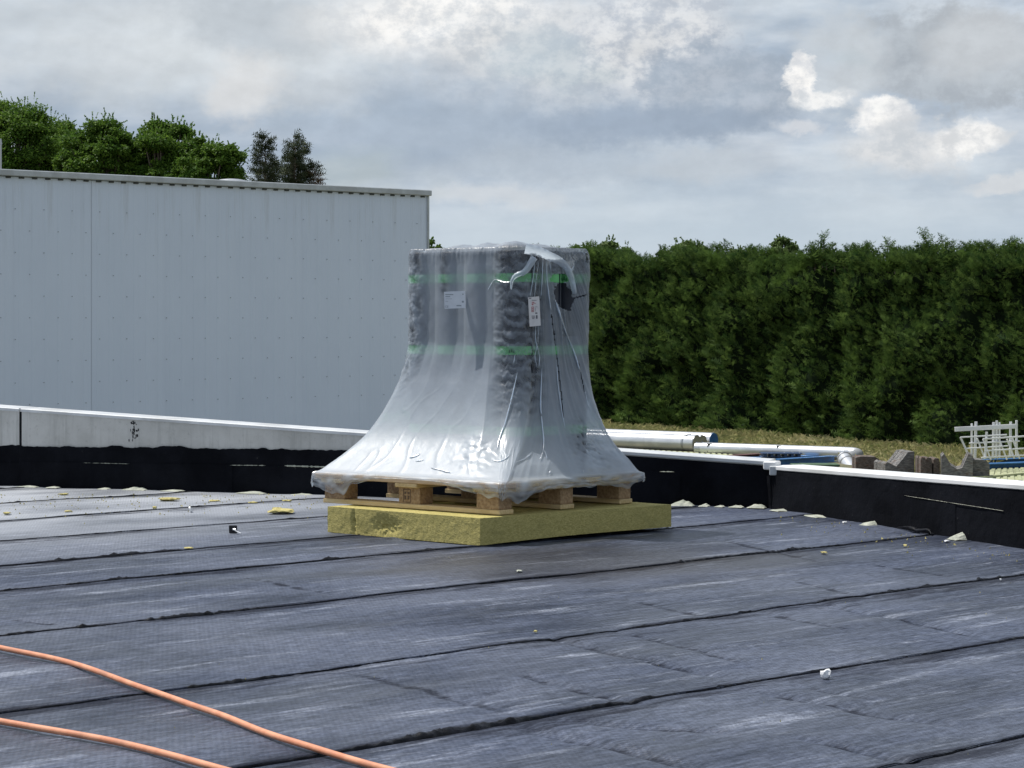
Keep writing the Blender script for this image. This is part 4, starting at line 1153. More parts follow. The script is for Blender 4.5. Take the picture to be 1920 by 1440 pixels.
while z > 1.6:
    x = -.12 - (row % 2) * .18 - .05
    while x > -LEN + .5:
        mb.box((x, -.043, z), (.010, .006, .010)); x -= .36
    z -= .235; row += 1
o = mb.build('cladding_screws', MT['screw'], shed); tag(o, kind='stuff')
MB().box((-LEN / 2 + .02, -.03, ZH - .035), (LEN + .04, .12, .07), None, .008).build('eave_flashing', MT['flash'], shed)
MB().box((-LEN / 2 + .02, 6.0, ZH - .005), (LEN + .02, 12, .02)).build('shed_roof', MT['flash'], shed)
mb = MB(); x = -.08
while x > -LEN:
    mb.box((x, -.047, ZH - .082), (.06, .014, .020)); x -= pitch  # dark boxes standing in for the shaded voids between ribs and flashing
o = mb.build('rib_void_shade', MT['eavegap'], shed); tag(o, kind='stuff')
MB().box((.012, -.02, ZH / 2), (.03, .07, ZH - .01), None, .004).build('corner_trim', MT['flash'], shed)
# domed rooflight on the shed roof
q = P(452, 336, 28.2)
dome = empty('rooflight', (q.x - .22, q.y + .75, ZT + .018)); dome.rotation_euler.z = math.atan2(dB.y, dB.x)
tag(dome, 'low white rooflight dome on the shed roof', 'rooflight')
V = []; Fc = []
for i in range(9):
    for j in range(9):
        u, v = i / 8 * 2 - 1, j / 8 * 2 - 1
        V.append((u * .17, v * .25, .02 + .045 * (1 - abs(u) ** 3) * (1 - abs(v) ** 3)))
for i in range(8):
    for j in range(8): a = i * 9 + j; Fc.append((a, a + 9, a + 10, a + 1))
from_pd('dome_shell', V, Fc, MT['steelend'], dome, True)
MB().box((0, 0, .012), (.36, .52, .024)).build('dome_kerb', MT['flash'], dome)
# lamp post top at the left photo edge
q = P(1, 268, 34); lp = empty('lamp_post', (q.x, q.y, -1.6)); tag(lp, 'thin grey post rising behind the shed at the left photo edge', 'post')
MB().tube((0, 0, 0), (0, 0, q.z + 1.6), .016, 10).build('post_shaft', MT['galv'], lp)
MB().tube((0, 0, q.z + 1.58), (0, 0, q.z + 1.66), .024, 10, r2=.012).build('post_cap', MT['galv'], lp)

# ---------------------------------------------------------------- vegetation
def quads(c, nrm, size, asp=.6):
    """leaf quads at centres c with normals nrm"""
    n = len(c); r = rng.normal(size=(n, 3)); t = np.cross(nrm, r); t /= np.linalg.norm(t, axis=1)[:, None] + 1e-9
    b = np.cross(nrm, t); s = size[:, None]
    q = np.stack([c - t * s, c - b * s * asp + t * s * .1, c + t * s, c + b * s * asp + t * s * .1], axis=1)
    return q.reshape(-1, 3)
def unit(v): return v / (np.linalg.norm(v, axis=1)[:, None] + 1e-9)
def limb_tubes(segs, name, parent, mat='bark'):
    mb = MB()
    for a, b, r1, r2 in segs: mb.tube(a, b, r1, 8, r2=r2)
    return mb.build(name, MT[mat], parent, True)
def broadleaf(name, label, cxp, top, wpx, hpx, Y, leafmat, nclump=60, per=300, leaf=.13, group=None, seed=0, lobes=None):
    k = Y / F; base = P(cxp, 500, Y)
    root = empty(name, (base.x, Y, -1.6)); tag(root, label, 'tree', group)
    ztop = H + (HY - top) * k; R_ = wpx * k / 2; hh = hpx * k
    rs = np.random.default_rng(seed)
    cl = []
    zc = ztop - hh / 2
    for i in range(nclump):
        d = rs.normal(size=3); d /= np.linalg.norm(d); rad = rs.uniform(.35, 1.0) ** .5
        cl.append(np.array([d[0] * R_ * rad * .88, d[1] * R_ * rad * .8, zc + 1.6 + d[2] * hh / 2 * rad * .86]))
    L = []
    for c in cl:
        n = int(per * rs.uniform(.6, 1.3)); cr = R_ * rs.uniform(.10, .28)
        pts = rs.normal(size=(n, 3)); pts = unit(pts) * (rs.uniform(0, 1, size=(n, 1)) ** .45)
        pts[:, 2] = pts[:, 2] * .55 + np.where(pts[:, 2] < 0, .0, .05)
        pp = pts * cr + c
        nm = unit(rs.normal(size=(n, 3)) * .7 + np.array([0, 0, .8]) + pts * .5)
        L.append(quads(pp, nm, rs.uniform(.6, 1.25, size=n) * leaf / 2))
        # a few shoots leaving the clump
        m = 5
        for _ in range(m):
            d = unit(rs.normal(size=(1, 3)) + np.array([[0, 0, .7]]))[0]; t = np.linspace(.8, 1.35, 8)[:, None]
            L.append(quads(c + d * cr * t, unit(rs.normal(size=(8, 3)) + [0, 0, .5]), np.full(8, leaf / 2.4)))
    fast('crown', np.concatenate(L), 4, MT[leafmat], root)
    segs = [((0, 0, 0), (0, 0, zc + 1.6 - hh * .2), .05 * R_ + .08, .04 * R_ + .05)]
    o0 = Vector((0, 0, zc + 1.6 - hh * .35))
    for c in cl[::2]: segs.append((o0, Vector(c), .03 * R_ + .02, .012))
    limb_tubes(segs, 'trunk', root)
    return root
TG = 'leafy trees behind the shed'
broadleaf('leafy_tree', 'tall leafy tree at the far left behind the shed', 22, 172, 250, 260, 84, 'leafA', 190, 420, .11, TG, 11)
broadleaf('leafy_tree', 'rounded bright green tree second from the left behind the shed', 190, 206, 200, 240, 80, 'leafA', 180, 420, .11, TG, 12)
broadleaf('leafy_tree', 'tallest leafy crown just right of the second tree behind the shed', 305, 212, 190, 240, 80, 'leafA', 180, 420, .11, TG, 13)
broadleaf('leafy_tree', 'leafy tree next to the dark conifers behind the shed', 392, 238, 160, 220, 78, 'leafA', 150, 420, .11, TG, 14)
broadleaf('leafy_tree', 'lower dark leafy bush peeping between the leafy trees', 110, 214, 150, 220, 88, 'leafA', 150, 420, .11, TG, 15)
broadleaf('leafy_tree', 'few light leaves showing at the shed corner above the film', 800, 436, 62, 110, 62, 'leafA', 26, 130, .11, None, 16)
PG = 'pale trees rising behind the conifer hedge'
for x, tp, w, lab in ((1085, 462, 62, 'pale green crown just right of the wrapped stack'), (1152, 458, 110, 'broad pale crown left of the hedge dip'),
                      (1282, 455, 110, 'pale crown right of the hedge dip'), (1470, 453, 95, 'pale crown in the middle of the hedge top'), (1395, 468, 80, 'lowest pale crown between two taller ones')):
    broadleaf('poplar_tree', lab, x, tp - 16, w * 1.1, 150, 84, 'leafB', 90, 320, .13, PG, int(x))

def fronds(pos, dirv, length, nleaf=5, wid=.32):
    """flat scale-leaf sprays: rachis sliver plus paired leaflets as triangles"""
    n = len(pos); d = unit(dirv); r = rng.normal(size=(n, 3)); s = unit(np.cross(d, r)); L = length[:, None]; T = []
    T.append(np.stack([pos - s * L * .03, pos + s * L * .03, pos + d * L * 1.05], axis=1))
    for k in range(nleaf):
        t = .12 + .78 * k / nleaf; w = wid * (1 - t * .75)
        for sg in (-1, 1):
            a = pos + d * L * t; tip = a + d * L * w * .9 + s * sg * L * w + rng.normal(size=(n, 3)) * L * .04
            T.append(np.stack([a - d * L * .05, a + d * L * .09, tip], axis=1))
    return np.concatenate(T).reshape(-1, 3), T
def frond_islands(pos, dirv, length, nleaf=5, wid=.32):
    """same, but every spray is one connected island so that it gets one colour"""
    n = len(pos); d = unit(dirv); r = rng.normal(size=(n, 3)); s = unit(np.cross(d, r)); L = length[:, None]
    V = [pos]; Fc = []
    nv = 1 + nleaf * 4 + 1
    arr = np.zeros((n, nv, 3)); arr[:, 0] = pos
    tri = []
    droop = np.array([0, 0, -1.0]) * .12
    for k in range(nleaf):
        t = .10 + .80 * k / nleaf; w = wid * (1 - t * .7)
        cen = pos + d * L * t + droop * L * t * t
        b = 1 + k * 4
        arr[:, b] = cen + d * L * .10; arr[:, b + 1] = cen + d * L * w * .9 + s * L * w + rng.normal(size=(n, 3)) * L * .05
        arr[:, b + 2] = cen + d * L * w * .9 - s * L * w + rng.normal(size=(n, 3)) * L * .05; arr[:, b + 3] = cen
        prev = 0 if k == 0 else b - 4
        tri += [(b + 3, b, b + 1), (b + 3, b + 2, b), (prev, b + 3, b)] if k == 0 else [(b + 3, b, b + 1), (b + 3, b + 2, b), (prev, b + 1 - 0, b + 3)] if False else [(b + 3, b, b + 1), (b + 3, b + 2, b), (prev, b + 3, b)]
    last = 1 + (nleaf - 1) * 4
    arr[:, nv - 1] = pos + d * L * 1.1 + droop * L; tri.append((last, last + 3, nv - 1))
    tri = np.array(tri); allf = (tri[None] + (np.arange(n) * nv)[:, None, None]).reshape(-1, 3)
    return arr.reshape(-1, 3), allf
def mesh_vf(name, V, Fc, mat, parent):
    me = bpy.data.meshes.new(name); n = len(Fc)
    me.vertices.add(len(V)); me.vertices.foreach_set('co', V.astype(np.float32).ravel())
    me.loops.add(n * 3); me.loops.foreach_set('vertex_index', Fc.astype(np.int32).ravel())
    me.polygons.add(n); me.polygons.foreach_set('loop_start', np.arange(0, n * 3, 3, dtype=np.int32)); me.update()
    return link(name, me, MT[mat], parent)

# conifer hedge
ha, hb = np.array([2.27, 60.0]), np.array([8.20, 49.7]); hd = (hb - ha); hl = np.linalg.norm(hd); hd = hd / hl; hn = np.array([-hd[1], hd[0]])
if hn[1] > 0: hn = -hn
S0, S1 = -13.0, 26.0
def hpx(s):
    p = ha + hd * s; return CX + p[0] / p[1] * F, p[1]
def htop(s):
    px, Y = hpx(s); py = np.interp(px, [700, 1040, 1100, 1200, 1330, 1500, 1700, 1920, 2200], [490, 488, 476, 494, 484, 490, 486, 488, 486])
    return H + (HY - py) * Y / F + .12 * nz(s * 1.1, 5) + .10 * nz(s * 3.1, 8)
def hoff(s, z):
    col = .12 * abs(math.sin(s * math.pi / 1.35 + 1.6 * nz(s * .4, 2) + .5 * z)) + .55 * nz(s * .8, z * 1.0, 4) + .40 * nz(s * 2.0, z * 2.6, 6)
    return col
hedge = empty('conifer_hedge', (ha[0], ha[1], -1.6)); tag(hedge, 'tall dense dark green conifer hedge behind the dry grass strip', 'hedge')
HO = np.array([ha[0], ha[1], -1.6])
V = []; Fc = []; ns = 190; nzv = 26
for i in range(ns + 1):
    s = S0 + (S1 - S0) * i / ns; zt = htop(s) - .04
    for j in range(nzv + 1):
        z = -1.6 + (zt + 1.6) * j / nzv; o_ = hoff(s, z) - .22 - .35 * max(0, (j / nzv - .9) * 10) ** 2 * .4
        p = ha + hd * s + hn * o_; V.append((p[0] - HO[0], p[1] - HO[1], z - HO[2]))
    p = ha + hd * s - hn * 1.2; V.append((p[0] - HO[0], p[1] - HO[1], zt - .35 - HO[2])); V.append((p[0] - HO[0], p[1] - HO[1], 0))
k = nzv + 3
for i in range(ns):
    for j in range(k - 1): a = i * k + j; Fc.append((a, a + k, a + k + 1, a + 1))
o = from_pd('inner_shade', V, Fc, MT['core'], hedge, True); o.name = 'inner_shade_core'  # solid core in near-black, the shade inside the hedge put into its colour
n = 52000
ss = rng.uniform(S0, S1, n); pos = np.zeros((n, 3)); dv = np.zeros((n, 3)); ln = np.zeros(n)
for i in range(n):
    s = ss[i]; px, Y = hpx(s); zt = htop(s)
    t = rng.uniform(0, 1.0) if i % 6 else rng.uniform(.93, 1.02); z = -1.6 + (zt + 1.6) * t
    o_ = hoff(s, z); deep = rng.uniform(0, 1) ** 2 * .45
    q = ha + hd * s + hn * (o_ - deep * (1 if t < .9 else 1.6))
    pos[i] = (q[0], q[1], z); 
    dv[i] = np.array([hn[0] * .8, hn[1] * .8, .55 + .5 * t]) + np.array([hd[0], hd[1], 0]) * rng.normal() * .75 + rng.normal(size=3) * .22
    ln[i] = rng.uniform(.13, .30) * (Y / 52)
Vv, Ff = frond_islands(pos - HO, dv, ln, 5, .34)
o = mesh_vf('hedge_foliage', Vv, Ff, 'leafC', hedge); tag(o, kind='stuff')
# leader shoots standing out of the hedge top: thin nodding stems with short sprays
pos = []; dv = []; ln = []; stems = MB()
s = S0
lead = [1532, 1555, 1590, 1620, 1655, 1668, 1690, 1728, 1735, 1762, 1800, 1812, 1852, 1866, 1893, 1907, 1180, 1330, 1348, 1380, 1400, 1420, 860, 905, 945, 1000, 1030, 1062]
big = {1532: 34, 1620: 26, 1655: 32, 1728: 42, 1762: 34, 1800: 22, 1852: 26, 1893: 22, 1180: 14, 1330: 16}
def s_of_px(px):
    k_ = (px - CX) / F; return (k_ * ha[1] - ha[0]) / (hd[0] - k_ * hd[1])
lead += [random.uniform(1480, 1990) for _ in range(26)] + [random.uniform(850, 1450) for _ in range(16)]
for px in lead:
    s = s_of_px(px); p0 = ha + hd * s - hn * .15; Y = p0[1]; zt = htop(s); hh = big.get(px, random.uniform(8, 22)) * Y / F * 1.15 + .40
    lean = random.uniform(-.35, .35); b = Vector((p0[0], p0[1], zt - .25)); prev = b; m = 10
    for k in range(1, m + 1):
        t = k / m; cur = b + Vector((hd[0] * lean * t * t * .5, hd[1] * lean * t * t * .5, hh * t - (.10 * t ** 4)))
        stems.tube(prev - Vector(HO), cur - Vector(HO), .016 * (1.1 - t), 5, r2=.016 * (1.0 - t * .9))
        for _ in range(6 if t < .9 else 3):
            a = random.uniform(0, 2 * PI); pos.append(tuple(cur)); dv.append((math.cos(a), math.sin(a) * .8, .75 + random.uniform(-.2, .4))); ln.append((.30 * (1 - t) + .16) * random.uniform(.7, 1.2))
        prev = cur
stems.build('shoot_stems', MT['bark'], hedge)['kind'] = 'stuff'
Vv, Ff = frond_islands(np.array(pos) - HO, np.array(dv), np.array(ln), 4, .30)
tag(mesh_vf('leader_shoots', Vv, Ff, 'leafC', hedge), kind='stuff')

# two dark conifers beside the leafy trees
def conifer(label, cxp, top, wpx, Y, seed, mats, hpx_=110, irregular=0.0):
    k = Y / F; base = P(cxp, 400, Y); root = empty('dark_conifer', (base.x, Y, -1.6)); tag(root, label, 'tree')
    zt = H + (HY - top) * k + 1.6; hgt = hpx_ * k; R_ = wpx * k / 2
    rs = random.Random(seed); stems = MB(); stems.tube((0, 0, 0), (0, 0, zt - .15), .10, 8, r2=.012)
    data = {m: ([], [], []) for m in mats}
    leaders = [(0, 0, zt)]
    if irregular:
        for q in range(6): leaders.append((rs.uniform(-.75, .75) * R_, rs.uniform(-.5, .5) * R_, zt - rs.uniform(.05, .5) * hgt * irregular))
    for li, (lx_, ly_, lz_) in enumerate(leaders):
        Rl = R_ * (1 if not irregular else .45); hl_ = hgt * (1 if not irregular else .9)
        if irregular: stems.tube((lx_ * .3, ly_ * .3, lz_ - hl_), (lx_, ly_, lz_ - .1), .05, 6, r2=.01)
        nb_ = 60 if not irregular else 28
        for q in range(nb_):
            t = (q + rs.random()) / nb_; zc_ = lz_ - t * hl_; a = rs.uniform(0, 2 * PI); rl = Rl * (.12 + .95 * t) * rs.uniform(.6, 1.12)
            st = Vector((lx_, ly_, zc_)); en = st + Vector((math.cos(a) * rl, math.sin(a) * rl, rl * rs.uniform(.0, .45)))
            stems.tube(st, en, .016, 5, r2=.004)
            mt = mats[-1] if (len(mats) > 1 and lx_ > .25 * R_ and rs.random() < .6 + (.2 if zc_ < zt - .6 * hgt else -.25)) else mats[0]
            m = max(3, int(rl / .06))
            for w in range(m):
                u = (w + 1) / m; c = st.lerp(en, u)
                for _ in range(3):
                    aa = a + rs.uniform(-1.0, 1.0); data[mt][0].append(tuple(c + Vector((rs.gauss(0, .03), rs.gauss(0, .03), rs.gauss(0, .03))))); data[mt][1].append((math.cos(aa), math.sin(aa), rs.uniform(-.25, .9))); data[mt][2].append(rs.uniform(.20, .40))
    stems.build('trunk', MT['bark'], root)
    for m, (a, b, c) in data.items():
        if a:
            Vv, Ff = frond_islands(np.array(a), np.array(b), np.array(c), 4, .36); mesh_vf('crown', Vv, Ff, m, root)
    return root
conifer('narrow dark pointed conifer left of the withered one behind the shed', 497, 257, 62, 72, 3, ['leafD'])
conifer('broad ragged conifer with withered brown right side behind the shed', 550, 255, 112, 74, 5, ['leafD', 'leafE'], 120, .9)

# dry grass strip
n = 60000
uu = rng.uniform(-14, 24, n); wv = rng.uniform(0, 1, n) ** 1.0 * 9 + .1
base = ha[None] + hd[None] * uu[:, None] + hn[None] * wv[:, None]
_px = CX + base[:, 0] / base[:, 1] * F; _py = HY + F * (H + 1.6) / base[:, 1]
_keep = _py < np.interp(_px, [1000, 1100, 1340, 1480, 1600, 1720, 1790, 1900, 2000], [816, 818, 838, 848, 866, 892, 885, 866, 866])
uu, wv, base = uu[_keep], wv[_keep], base[_keep]; n = len(uu)
hgt = rng.uniform(.06, .18, n) * (1 - .3 * wv / 9) * (1 + .35 * np.array([nz(a * .8, b * .8) for a, b in zip(uu, wv)]))
ang = rng.uniform(0, 2 * PI, n); lean = rng.normal(size=(n, 2)) * .10; ww = rng.uniform(.006, .016, n)
b0 = np.concatenate([base, np.full((n, 1), -1.6)], 1); sd_ = np.stack([np.cos(ang) * ww, np.sin(ang) * ww * .3, np.zeros(n)], 1)
tip = b0 + np.stack([lean[:, 0], lean[:, 1], hgt], 1); mid = b0 + np.stack([lean[:, 0] * .35, lean[:, 1] * .35, hgt * .75], 1)
quad = np.stack([b0 - sd_, b0 + sd_, mid + sd_ * 1.3, tip], 1).reshape(-1, 3)
o = fast('dry_grass', quad, 4, MT['grass']); tag(o, 'tall dry yellow grass growing along the hedge foot', 'grass', kind='stuff')

# ---------------------------------------------------------------- materials stored beyond the parapet
GZ = -1.6
def gp(px, py): return G(px, py, GZ)
def duct(label, a, b, r, cap_mat='steelend', clamps=(), group='silver ducts lying beyond the parapet', endb=True):
    """a, b centre points; a closed metal duct with end cap"""
    a = Vector(a); b = Vector(b); root = empty('metal_duct', (b.x, b.y, GZ)); tag(root, label, 'duct', group)
    o_ = Vector((b.x, b.y, GZ)); d = (b - a).normalized()
    body = MB().tube(a - o_, b - o_, r, 28).build('duct_pipe', MT['steel'], root); smooth_by_angle(body)
    c = MB().tube(b - o_ + d * .001, b - o_ + d * .012, r * .97, 28).tube(b - o_ + d * .012, b - o_ + d * .03, .03, 10).build('end_cap', MT[cap_mat], root); smooth_by_angle(c)
    for t in clamps:
        q = b - d * t - o_; e = MB().tube(q - d * .018, q + d * .018, r * 1.07, 28).box(q + Vector((.0, -r * .55, r * .92)), (.035, .035, .04), None, .004).build('clamp_ring', MT['steelend'], root); smooth_by_angle(e)
    L = (b - a).length; k = 1
    while k * 1.2 < L:
        q = b - d * k * 1.2 - o_; e = MB().tube(q - d * .006, q + d * .006, r * 1.012, 28).build('swage_ring', MT['steel'], root); smooth_by_angle(e); k += 1
    return root
def on_ground_axis(px, pyc, rpx):
    """centre of a duct of radius rpx lying on the ground whose axis shows at px,pyc"""
    Y = F * (H - GZ) / (pyc + rpx - HY); return P(px, pyc, Y), rpx * Y / F
eb, r1 = on_ground_axis(1306, 831, 15.5); ea = P(1000, 812, eb.y + 2.6); ea.z = eb.z
duct('front silver duct with a clamp ring ending right of the film', ea, eb, r1, clamps=(.25,))
eb2 = eb + Vector((.14, .30, .0)); ea2 = ea + Vector((.14, .30, 0)); duct('middle silver duct half hidden behind the clamped one', ea2, eb2, r1 * .95, clamps=(.32,))
eb3 = P(1338, 824, eb.y + 1.2); eb3.z = GZ + r1 * .98; ea3 = ea + Vector((.3, 1.4, 0)); ea3.z = eb3.z
duct('rear silver duct with an open bluish end behind the other two', ea3, eb3, r1 * .95, 'blue')
# long duct with elbow
e0, rl = on_ground_axis(1318, 843, 10.5); e1, _ = on_ground_axis(1588, 850, 13)
rl = .120; e0.z = e1.z = GZ + rl + .01
root = empty('elbow_duct', (e1.x, e1.y, GZ)); tag(root, 'long silver duct with an elbow turning down towards the timber blocks', 'duct', 'silver ducts lying beyond the parapet')
O = Vector((e1.x, e1.y, GZ)); k1 = e1.y / F
b_ = MB().tube(e0 - O, e1 - O, rl, 28).build('duct_pipe', MT['steel'], root); smooth_by_angle(b_)
smooth_by_angle(MB().tube(e0 - O - (e1 - e0).normalized() * .14, e0 - O, rl * .96, 28).build('duct_spigot', MT['steelend'], root))
d0 = (e1 - e0).normalized(); tgt = P(1603, 888, e1.y - 1.5) - O
el_ = catmull([e1 - O, e1 - O + d0 * .14 + Vector((0, 0, -.005)), P(1607, 854, e1.y - .25) - O, P(1586, 862, e1.y - .75) - O], 8)
sweep('elbow', el_, rl, MT['steel'], root, 24)
a_ = P(1583, 860, e1.y - .8) - O; ax = (tgt - a_).normalized()
b_ = MB().tube(a_, tgt, rl * 1.12, 28).build('branch_pipe', MT['steel'], root); smooth_by_angle(b_)
for t in (.03, .22): smooth_by_angle(MB().tube(a_ + ax * (t - .015), a_ + ax * (t + .015), rl * 1.22, 28).build('clamp_ring', MT['steelend'], root))
q = P(1618, 879, e1.y - 1.2) - O; smooth_by_angle(MB().tube(q - Vector((.12, 0, 0)), q + Vector((.04, -.05, 0)), .075, 20).build('branch_stub', MT['steelend'], root))
for px in (1330, 1460):
    q = P(px, 862, np.interp(px, [1318, 1588], [e0.y, e1.y])) ; MB().box(Vector((q.x, q.y, GZ + .12)) - O, (.10, .22, .236)).build('support_block', MT['oldwood'], root)

# pale green ribbed sheets on the ground
def ribsheet(label, corners, n=24, mat='palegreen', z=GZ + .05):
    c = [G(x, y, z) for x, y in corners]; ctr = sum(c, Vector()) / 4; root = empty('ribbed_sheet', (ctr.x, ctr.y, GZ)); tag(root, label, 'ribbed sheet')
    O = Vector((ctr.x, ctr.y, GZ)); mb = MB()
    mb.prism([p - O - Vector((0, 0, .03)) for p in c], (0, 0, .02)); mb.build('base_sheet', MT[mat], root)
    for i in range(n):
        t = (i + .5) / n; a = c[0].lerp(c[1], t); b = c[3].lerp(c[2], t)
        MB().bar(a - O, b - O, .06, .012).build('rib', MT[mat], root)
    return root
ribsheet('pale green ribbed sheet lying in front of the silver ducts', [(1110, 838), (1375, 852), (1385, 862), (1110, 848)], 26)
ribsheet('pale green ribbed sheet at the far right in front of the blue beam', [(1838, 876), (1960, 872), (1990, 897), (1820, 905)], 12)
# dark beam and blue pallet, blue beams, green crates
def beam(name, label, cat, p0, p1, hpx_, dep, mat, group=None, ibeam=True):
    a = gp(*p0); b = gp(*p1); root = empty(name, tuple((a + b) / 2)); tag(root, label, cat, group); O = (a + b) / 2
    h_ = hpx_ * a.y / F; up = Vector((0, 0, h_))
    if ibeam:
        MB().bar(a - O + Vector((0, 0, h_ * .06)), b - O + Vector((0, 0, h_ * .06)), dep, h_ * .12).build('flange', MT[mat], root)
        MB().bar(a - O + Vector((0, 0, h_ * .94)), b - O + Vector((0, 0, h_ * .94)), dep, h_ * .12).build('flange', MT[mat], root)
        MB().bar(a - O + Vector((0, 0, h_ * .5)), b - O + Vector((0, 0, h_ * .5)), dep * .3, h_ * .76).build('web', MT[mat], root)
    return root
BG = 'painted steel beams stacked beyond the parapet'
beam('steel_beam', 'front blue steel beam left of the duct elbow', 'steel beam', (1452, 873), (1562, 866), 12, .2, 'blue', BG)
beam('steel_beam', 'thin light blue beam behind the front one', 'steel beam', (1378, 862), (1470, 862), 5, .2, 'blue', BG)
beam('steel_beam', 'longest blue beam reaching from the dark beam to the elbow', 'steel beam', (1400, 866), (1560, 860), 8, .25, 'blue', BG)
beam('steel_beam', 'maroon black beam end behind the parapet coping', 'steel beam', (1366, 863), (1422, 859), 9, .2, 'maroon', BG)
beam('steel_beam', 'blue beam under the white frames at the far right', 'steel beam', (1846, 884), (1990, 878), 15, .25, 'blue', BG)
beam('steel_beam', 'second blue beam behind the white frames at right', 'steel beam', (1815, 872), (1990, 866), 10, .25, 'blue', BG)
def crate(label, px, py, wpx, hpx_, mat, depth=.5, group=None, slots=6, name='plastic_pallet'):
    a = gp(px, py); k = a.y / F; w = wpx * k; h_ = hpx_ * k; root = empty(name, tuple(a)); tag(root, label, 'pallet' if 'pallet' in name else 'crate', group)
    MB().box((0, depth / 2, h_ * .88), (w, depth, h_ * .22), None, .004).build('deck', MT[mat], root)
    MB().box((0, depth / 2, h_ * .10), (w, depth, h_ * .18), None, .004).build('base', MT[mat], root)
    for i in range(slots): 
        x = -w / 2 + w * (i + .5) / slots
        MB().box((x, depth / 2, h_ * .48), (w / slots * .45, depth * .96, h_ * .60)).build('foot', MT[mat], root)
    return root
o = crate('dark blue slotted plastic pallet on top of the blue beams', 1467, 868, 76, 8, 'navy'); o.location.z += .10
crate('long dark green crate row beside the blue beams', 1540, 886, 70, 15, 'green', .5, None, 9, 'plastic_crate')
crate('low green crate end left of the long one', 1500, 880, 28, 9, 'green', .4, None, 4, 'plastic_crate')
# timber saddles
def saddle(label, px, py, wpx, hpx_, dep, cut, mat, rz=0, layers=3, group='weathered timber pipe saddles beyond the parapet', side_cut='mid'):
    a = gp(px, py); k = a.y / F; w = wpx * k; h_ = hpx_ * k
    root = empty('timber_saddle', (a.x, a.y, GZ), rz); tag(root, label, 'timber block', group)
    for L in range(layers):
        y0 = L * dep / layers; 
        jit = random.uniform(-.01, .01)
        if side_cut == 'mid': pr = [(-w / 2, 0), (w / 2, 0), (w / 2, h_ * .92), (w * .36, h_), (w * .16, h_ * (1 - cut) + .02), (0, h_ * (1 - cut)), (-w * .2, h_ * (1 - cut * .75)), (-w * .42, h_ * .99), (-w / 2, h_ * .9)]
        elif side_cut == 'left': pr = [(-w / 2, 0), (w / 2, 0), (w / 2, h_), (w * .28, h_ * .98), (w * .10, h_ * .72), (-w * .12, h_ * (1 - cut)), (-w * .32, h_ * (1 - cut * .8)), (-w * .42, h_ * .62), (-w / 2, h_ * .55)]
        else: pr = [(-w / 2, 0), (w / 2, 0), (w / 2, h_ * .8), (w * .3, h_ * .98), (-w * .3, h_), (-w / 2, h_ * .93)]
        MB().prism([(x + jit, y0 + .004, z) for x, z in pr], (0, dep / layers - .008, 0)).build('timber_ply', MT[mat], root)
    return root
saddle('dark brown timber block beside the duct elbow with reddish foot', 1628, 890, 46, 34, .5, .3, 'brownwood', 0, 3, side_cut='none')
saddle('narrow reddish timber upright between block and grey saddle', 1656, 892, 10, 27, .3, .3, 'brownwood', 0, 2, side_cut='none')
saddle('grey timber saddle with a curved cut left of the grass gap', 1688, 897, 56, 50, .7, .55, 'oldwood', .12, 4, side_cut='left')
for k, (px, w) in enumerate(((1731, 10), (1743, 11), (1756, 12))):
    saddle(['leftmost dark upright timber of the stack of three', 'middle dark upright timber of the stack of three', 'rightmost dark upright timber of the stack of three'][k], px, 901, w, 44 - k, .5, .2, 'brownwood', 0, 2, side_cut='none')
saddle('large grey timber saddle with a deep V cut right of the three uprights', 1795, 903, 58, 52, .8, .55, 'oldwood', -.15, 4)
saddle('grey timber block right of the V cut saddle below the white frames', 1838, 902, 38, 40, .6, .3, 'oldwood', .05, 3, side_cut='none')
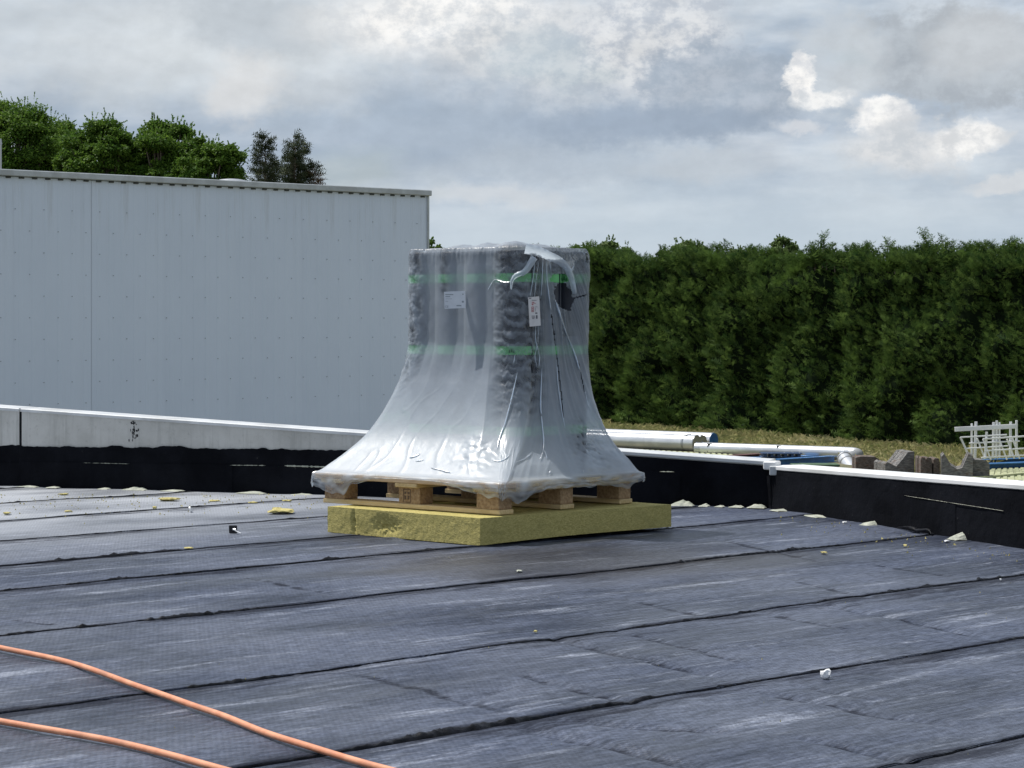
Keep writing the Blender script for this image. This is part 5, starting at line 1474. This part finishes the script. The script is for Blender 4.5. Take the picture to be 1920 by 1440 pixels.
# white bits by the saddles
o = bit(10, 900, 1, 1, .01, 'white', 'plastic_scrap', 'x', 'scrap')
bpy.data.objects.remove(o)
def scrap(px, py, w, h_, d, lab, seed):
    p = gp(px, py); k = p.y / F; o = chunk('plastic_scrap', (p.x, p.y, GZ), (w * k, d, h_ * k), 'white', None, 0, seed); tag(o, lab, 'plastic scrap')
scrap(1677, 899, 24, 11, .15, 'white plastic scrap in front of the curved cut saddle', 3)
scrap(1720, 900, 11, 5, .1, 'small white scrap left of the three dark uprights', 5)
# white tube frames leaning in a stack
def frame(label, Y, verts, rails, thin=.022):
    """verts: list of (x0,y0,x1,y1) px bars"""
    a = P(verts[0][0], 870, Y); root = empty('white_frame', (a.x, Y, GZ)); tag(root, label, 'metal frame', 'white tube frames stacked beyond the timber'); O = Vector((a.x, Y, GZ))
    for x0, y0, x1, y1, w in verts:
        k = Y / F; MB().bar(P(x0, y0, Y) - O, P(x1, y1, Y) - O, w * k * 1.15, w * k * 1.15, .004).build('upright', MT['whitemetal'], root)
    for x0, y0, x1, y1, w in rails:
        k = Y / F; MB().bar(P(x0, y0, Y - .03) - O, P(x1, y1, Y - .03) - O, .03, w * k, .004).build('rail', MT['whitemetal'], root)
    return root
frame('tallest white frame with a broad grey top board', 41.6, [(1822, 794, 1822, 858, 3), (1830, 791, 1828, 858, 3.4), (1863, 792, 1862, 858, 3), (1869, 789, 1868, 858, 2.6), (1874, 792, 1874, 858, 3), (1895, 791, 1894, 856, 3), (1906, 788, 1906, 856, 3.4)], [(1790, 805, 1905, 799, 8.5), (1817, 831, 1912, 827, 2.6)])
frame('front white frame with slanted legs at the left end', 41.2, [(1801, 820, 1817, 856, 3.2), (1832, 822, 1847, 860, 2.6), (1843, 823, 1858, 862, 2.6), (1873, 822, 1888, 862, 2.6), (1898, 820, 1912, 860, 2.6)], [(1801, 820, 1888, 815, 2.6), (1811, 841, 1890, 836, 2.4)])
frame('lower white frame reaching beyond the right photo edge', 40.9, [(1850, 810, 1847, 860, 2.6), (1888, 823, 1902, 860, 2.6), (1935, 818, 1950, 860, 2.6)], [(1843, 823, 1950, 816, 3), (1850, 845, 1950, 839, 2.6), (1840, 858, 1950, 852, 2.4)])
# pale timber board lying across at the far right
a = gp(1815, 905); b = gp(1945, 893)
o = MB().bar(a + Vector((0, 0, .06)), b + Vector((0, 0, .06)), .10, .05).build('edging_board', MT['palegreen']); tag(o, 'pale edging board on the ground below the white frames', 'board')
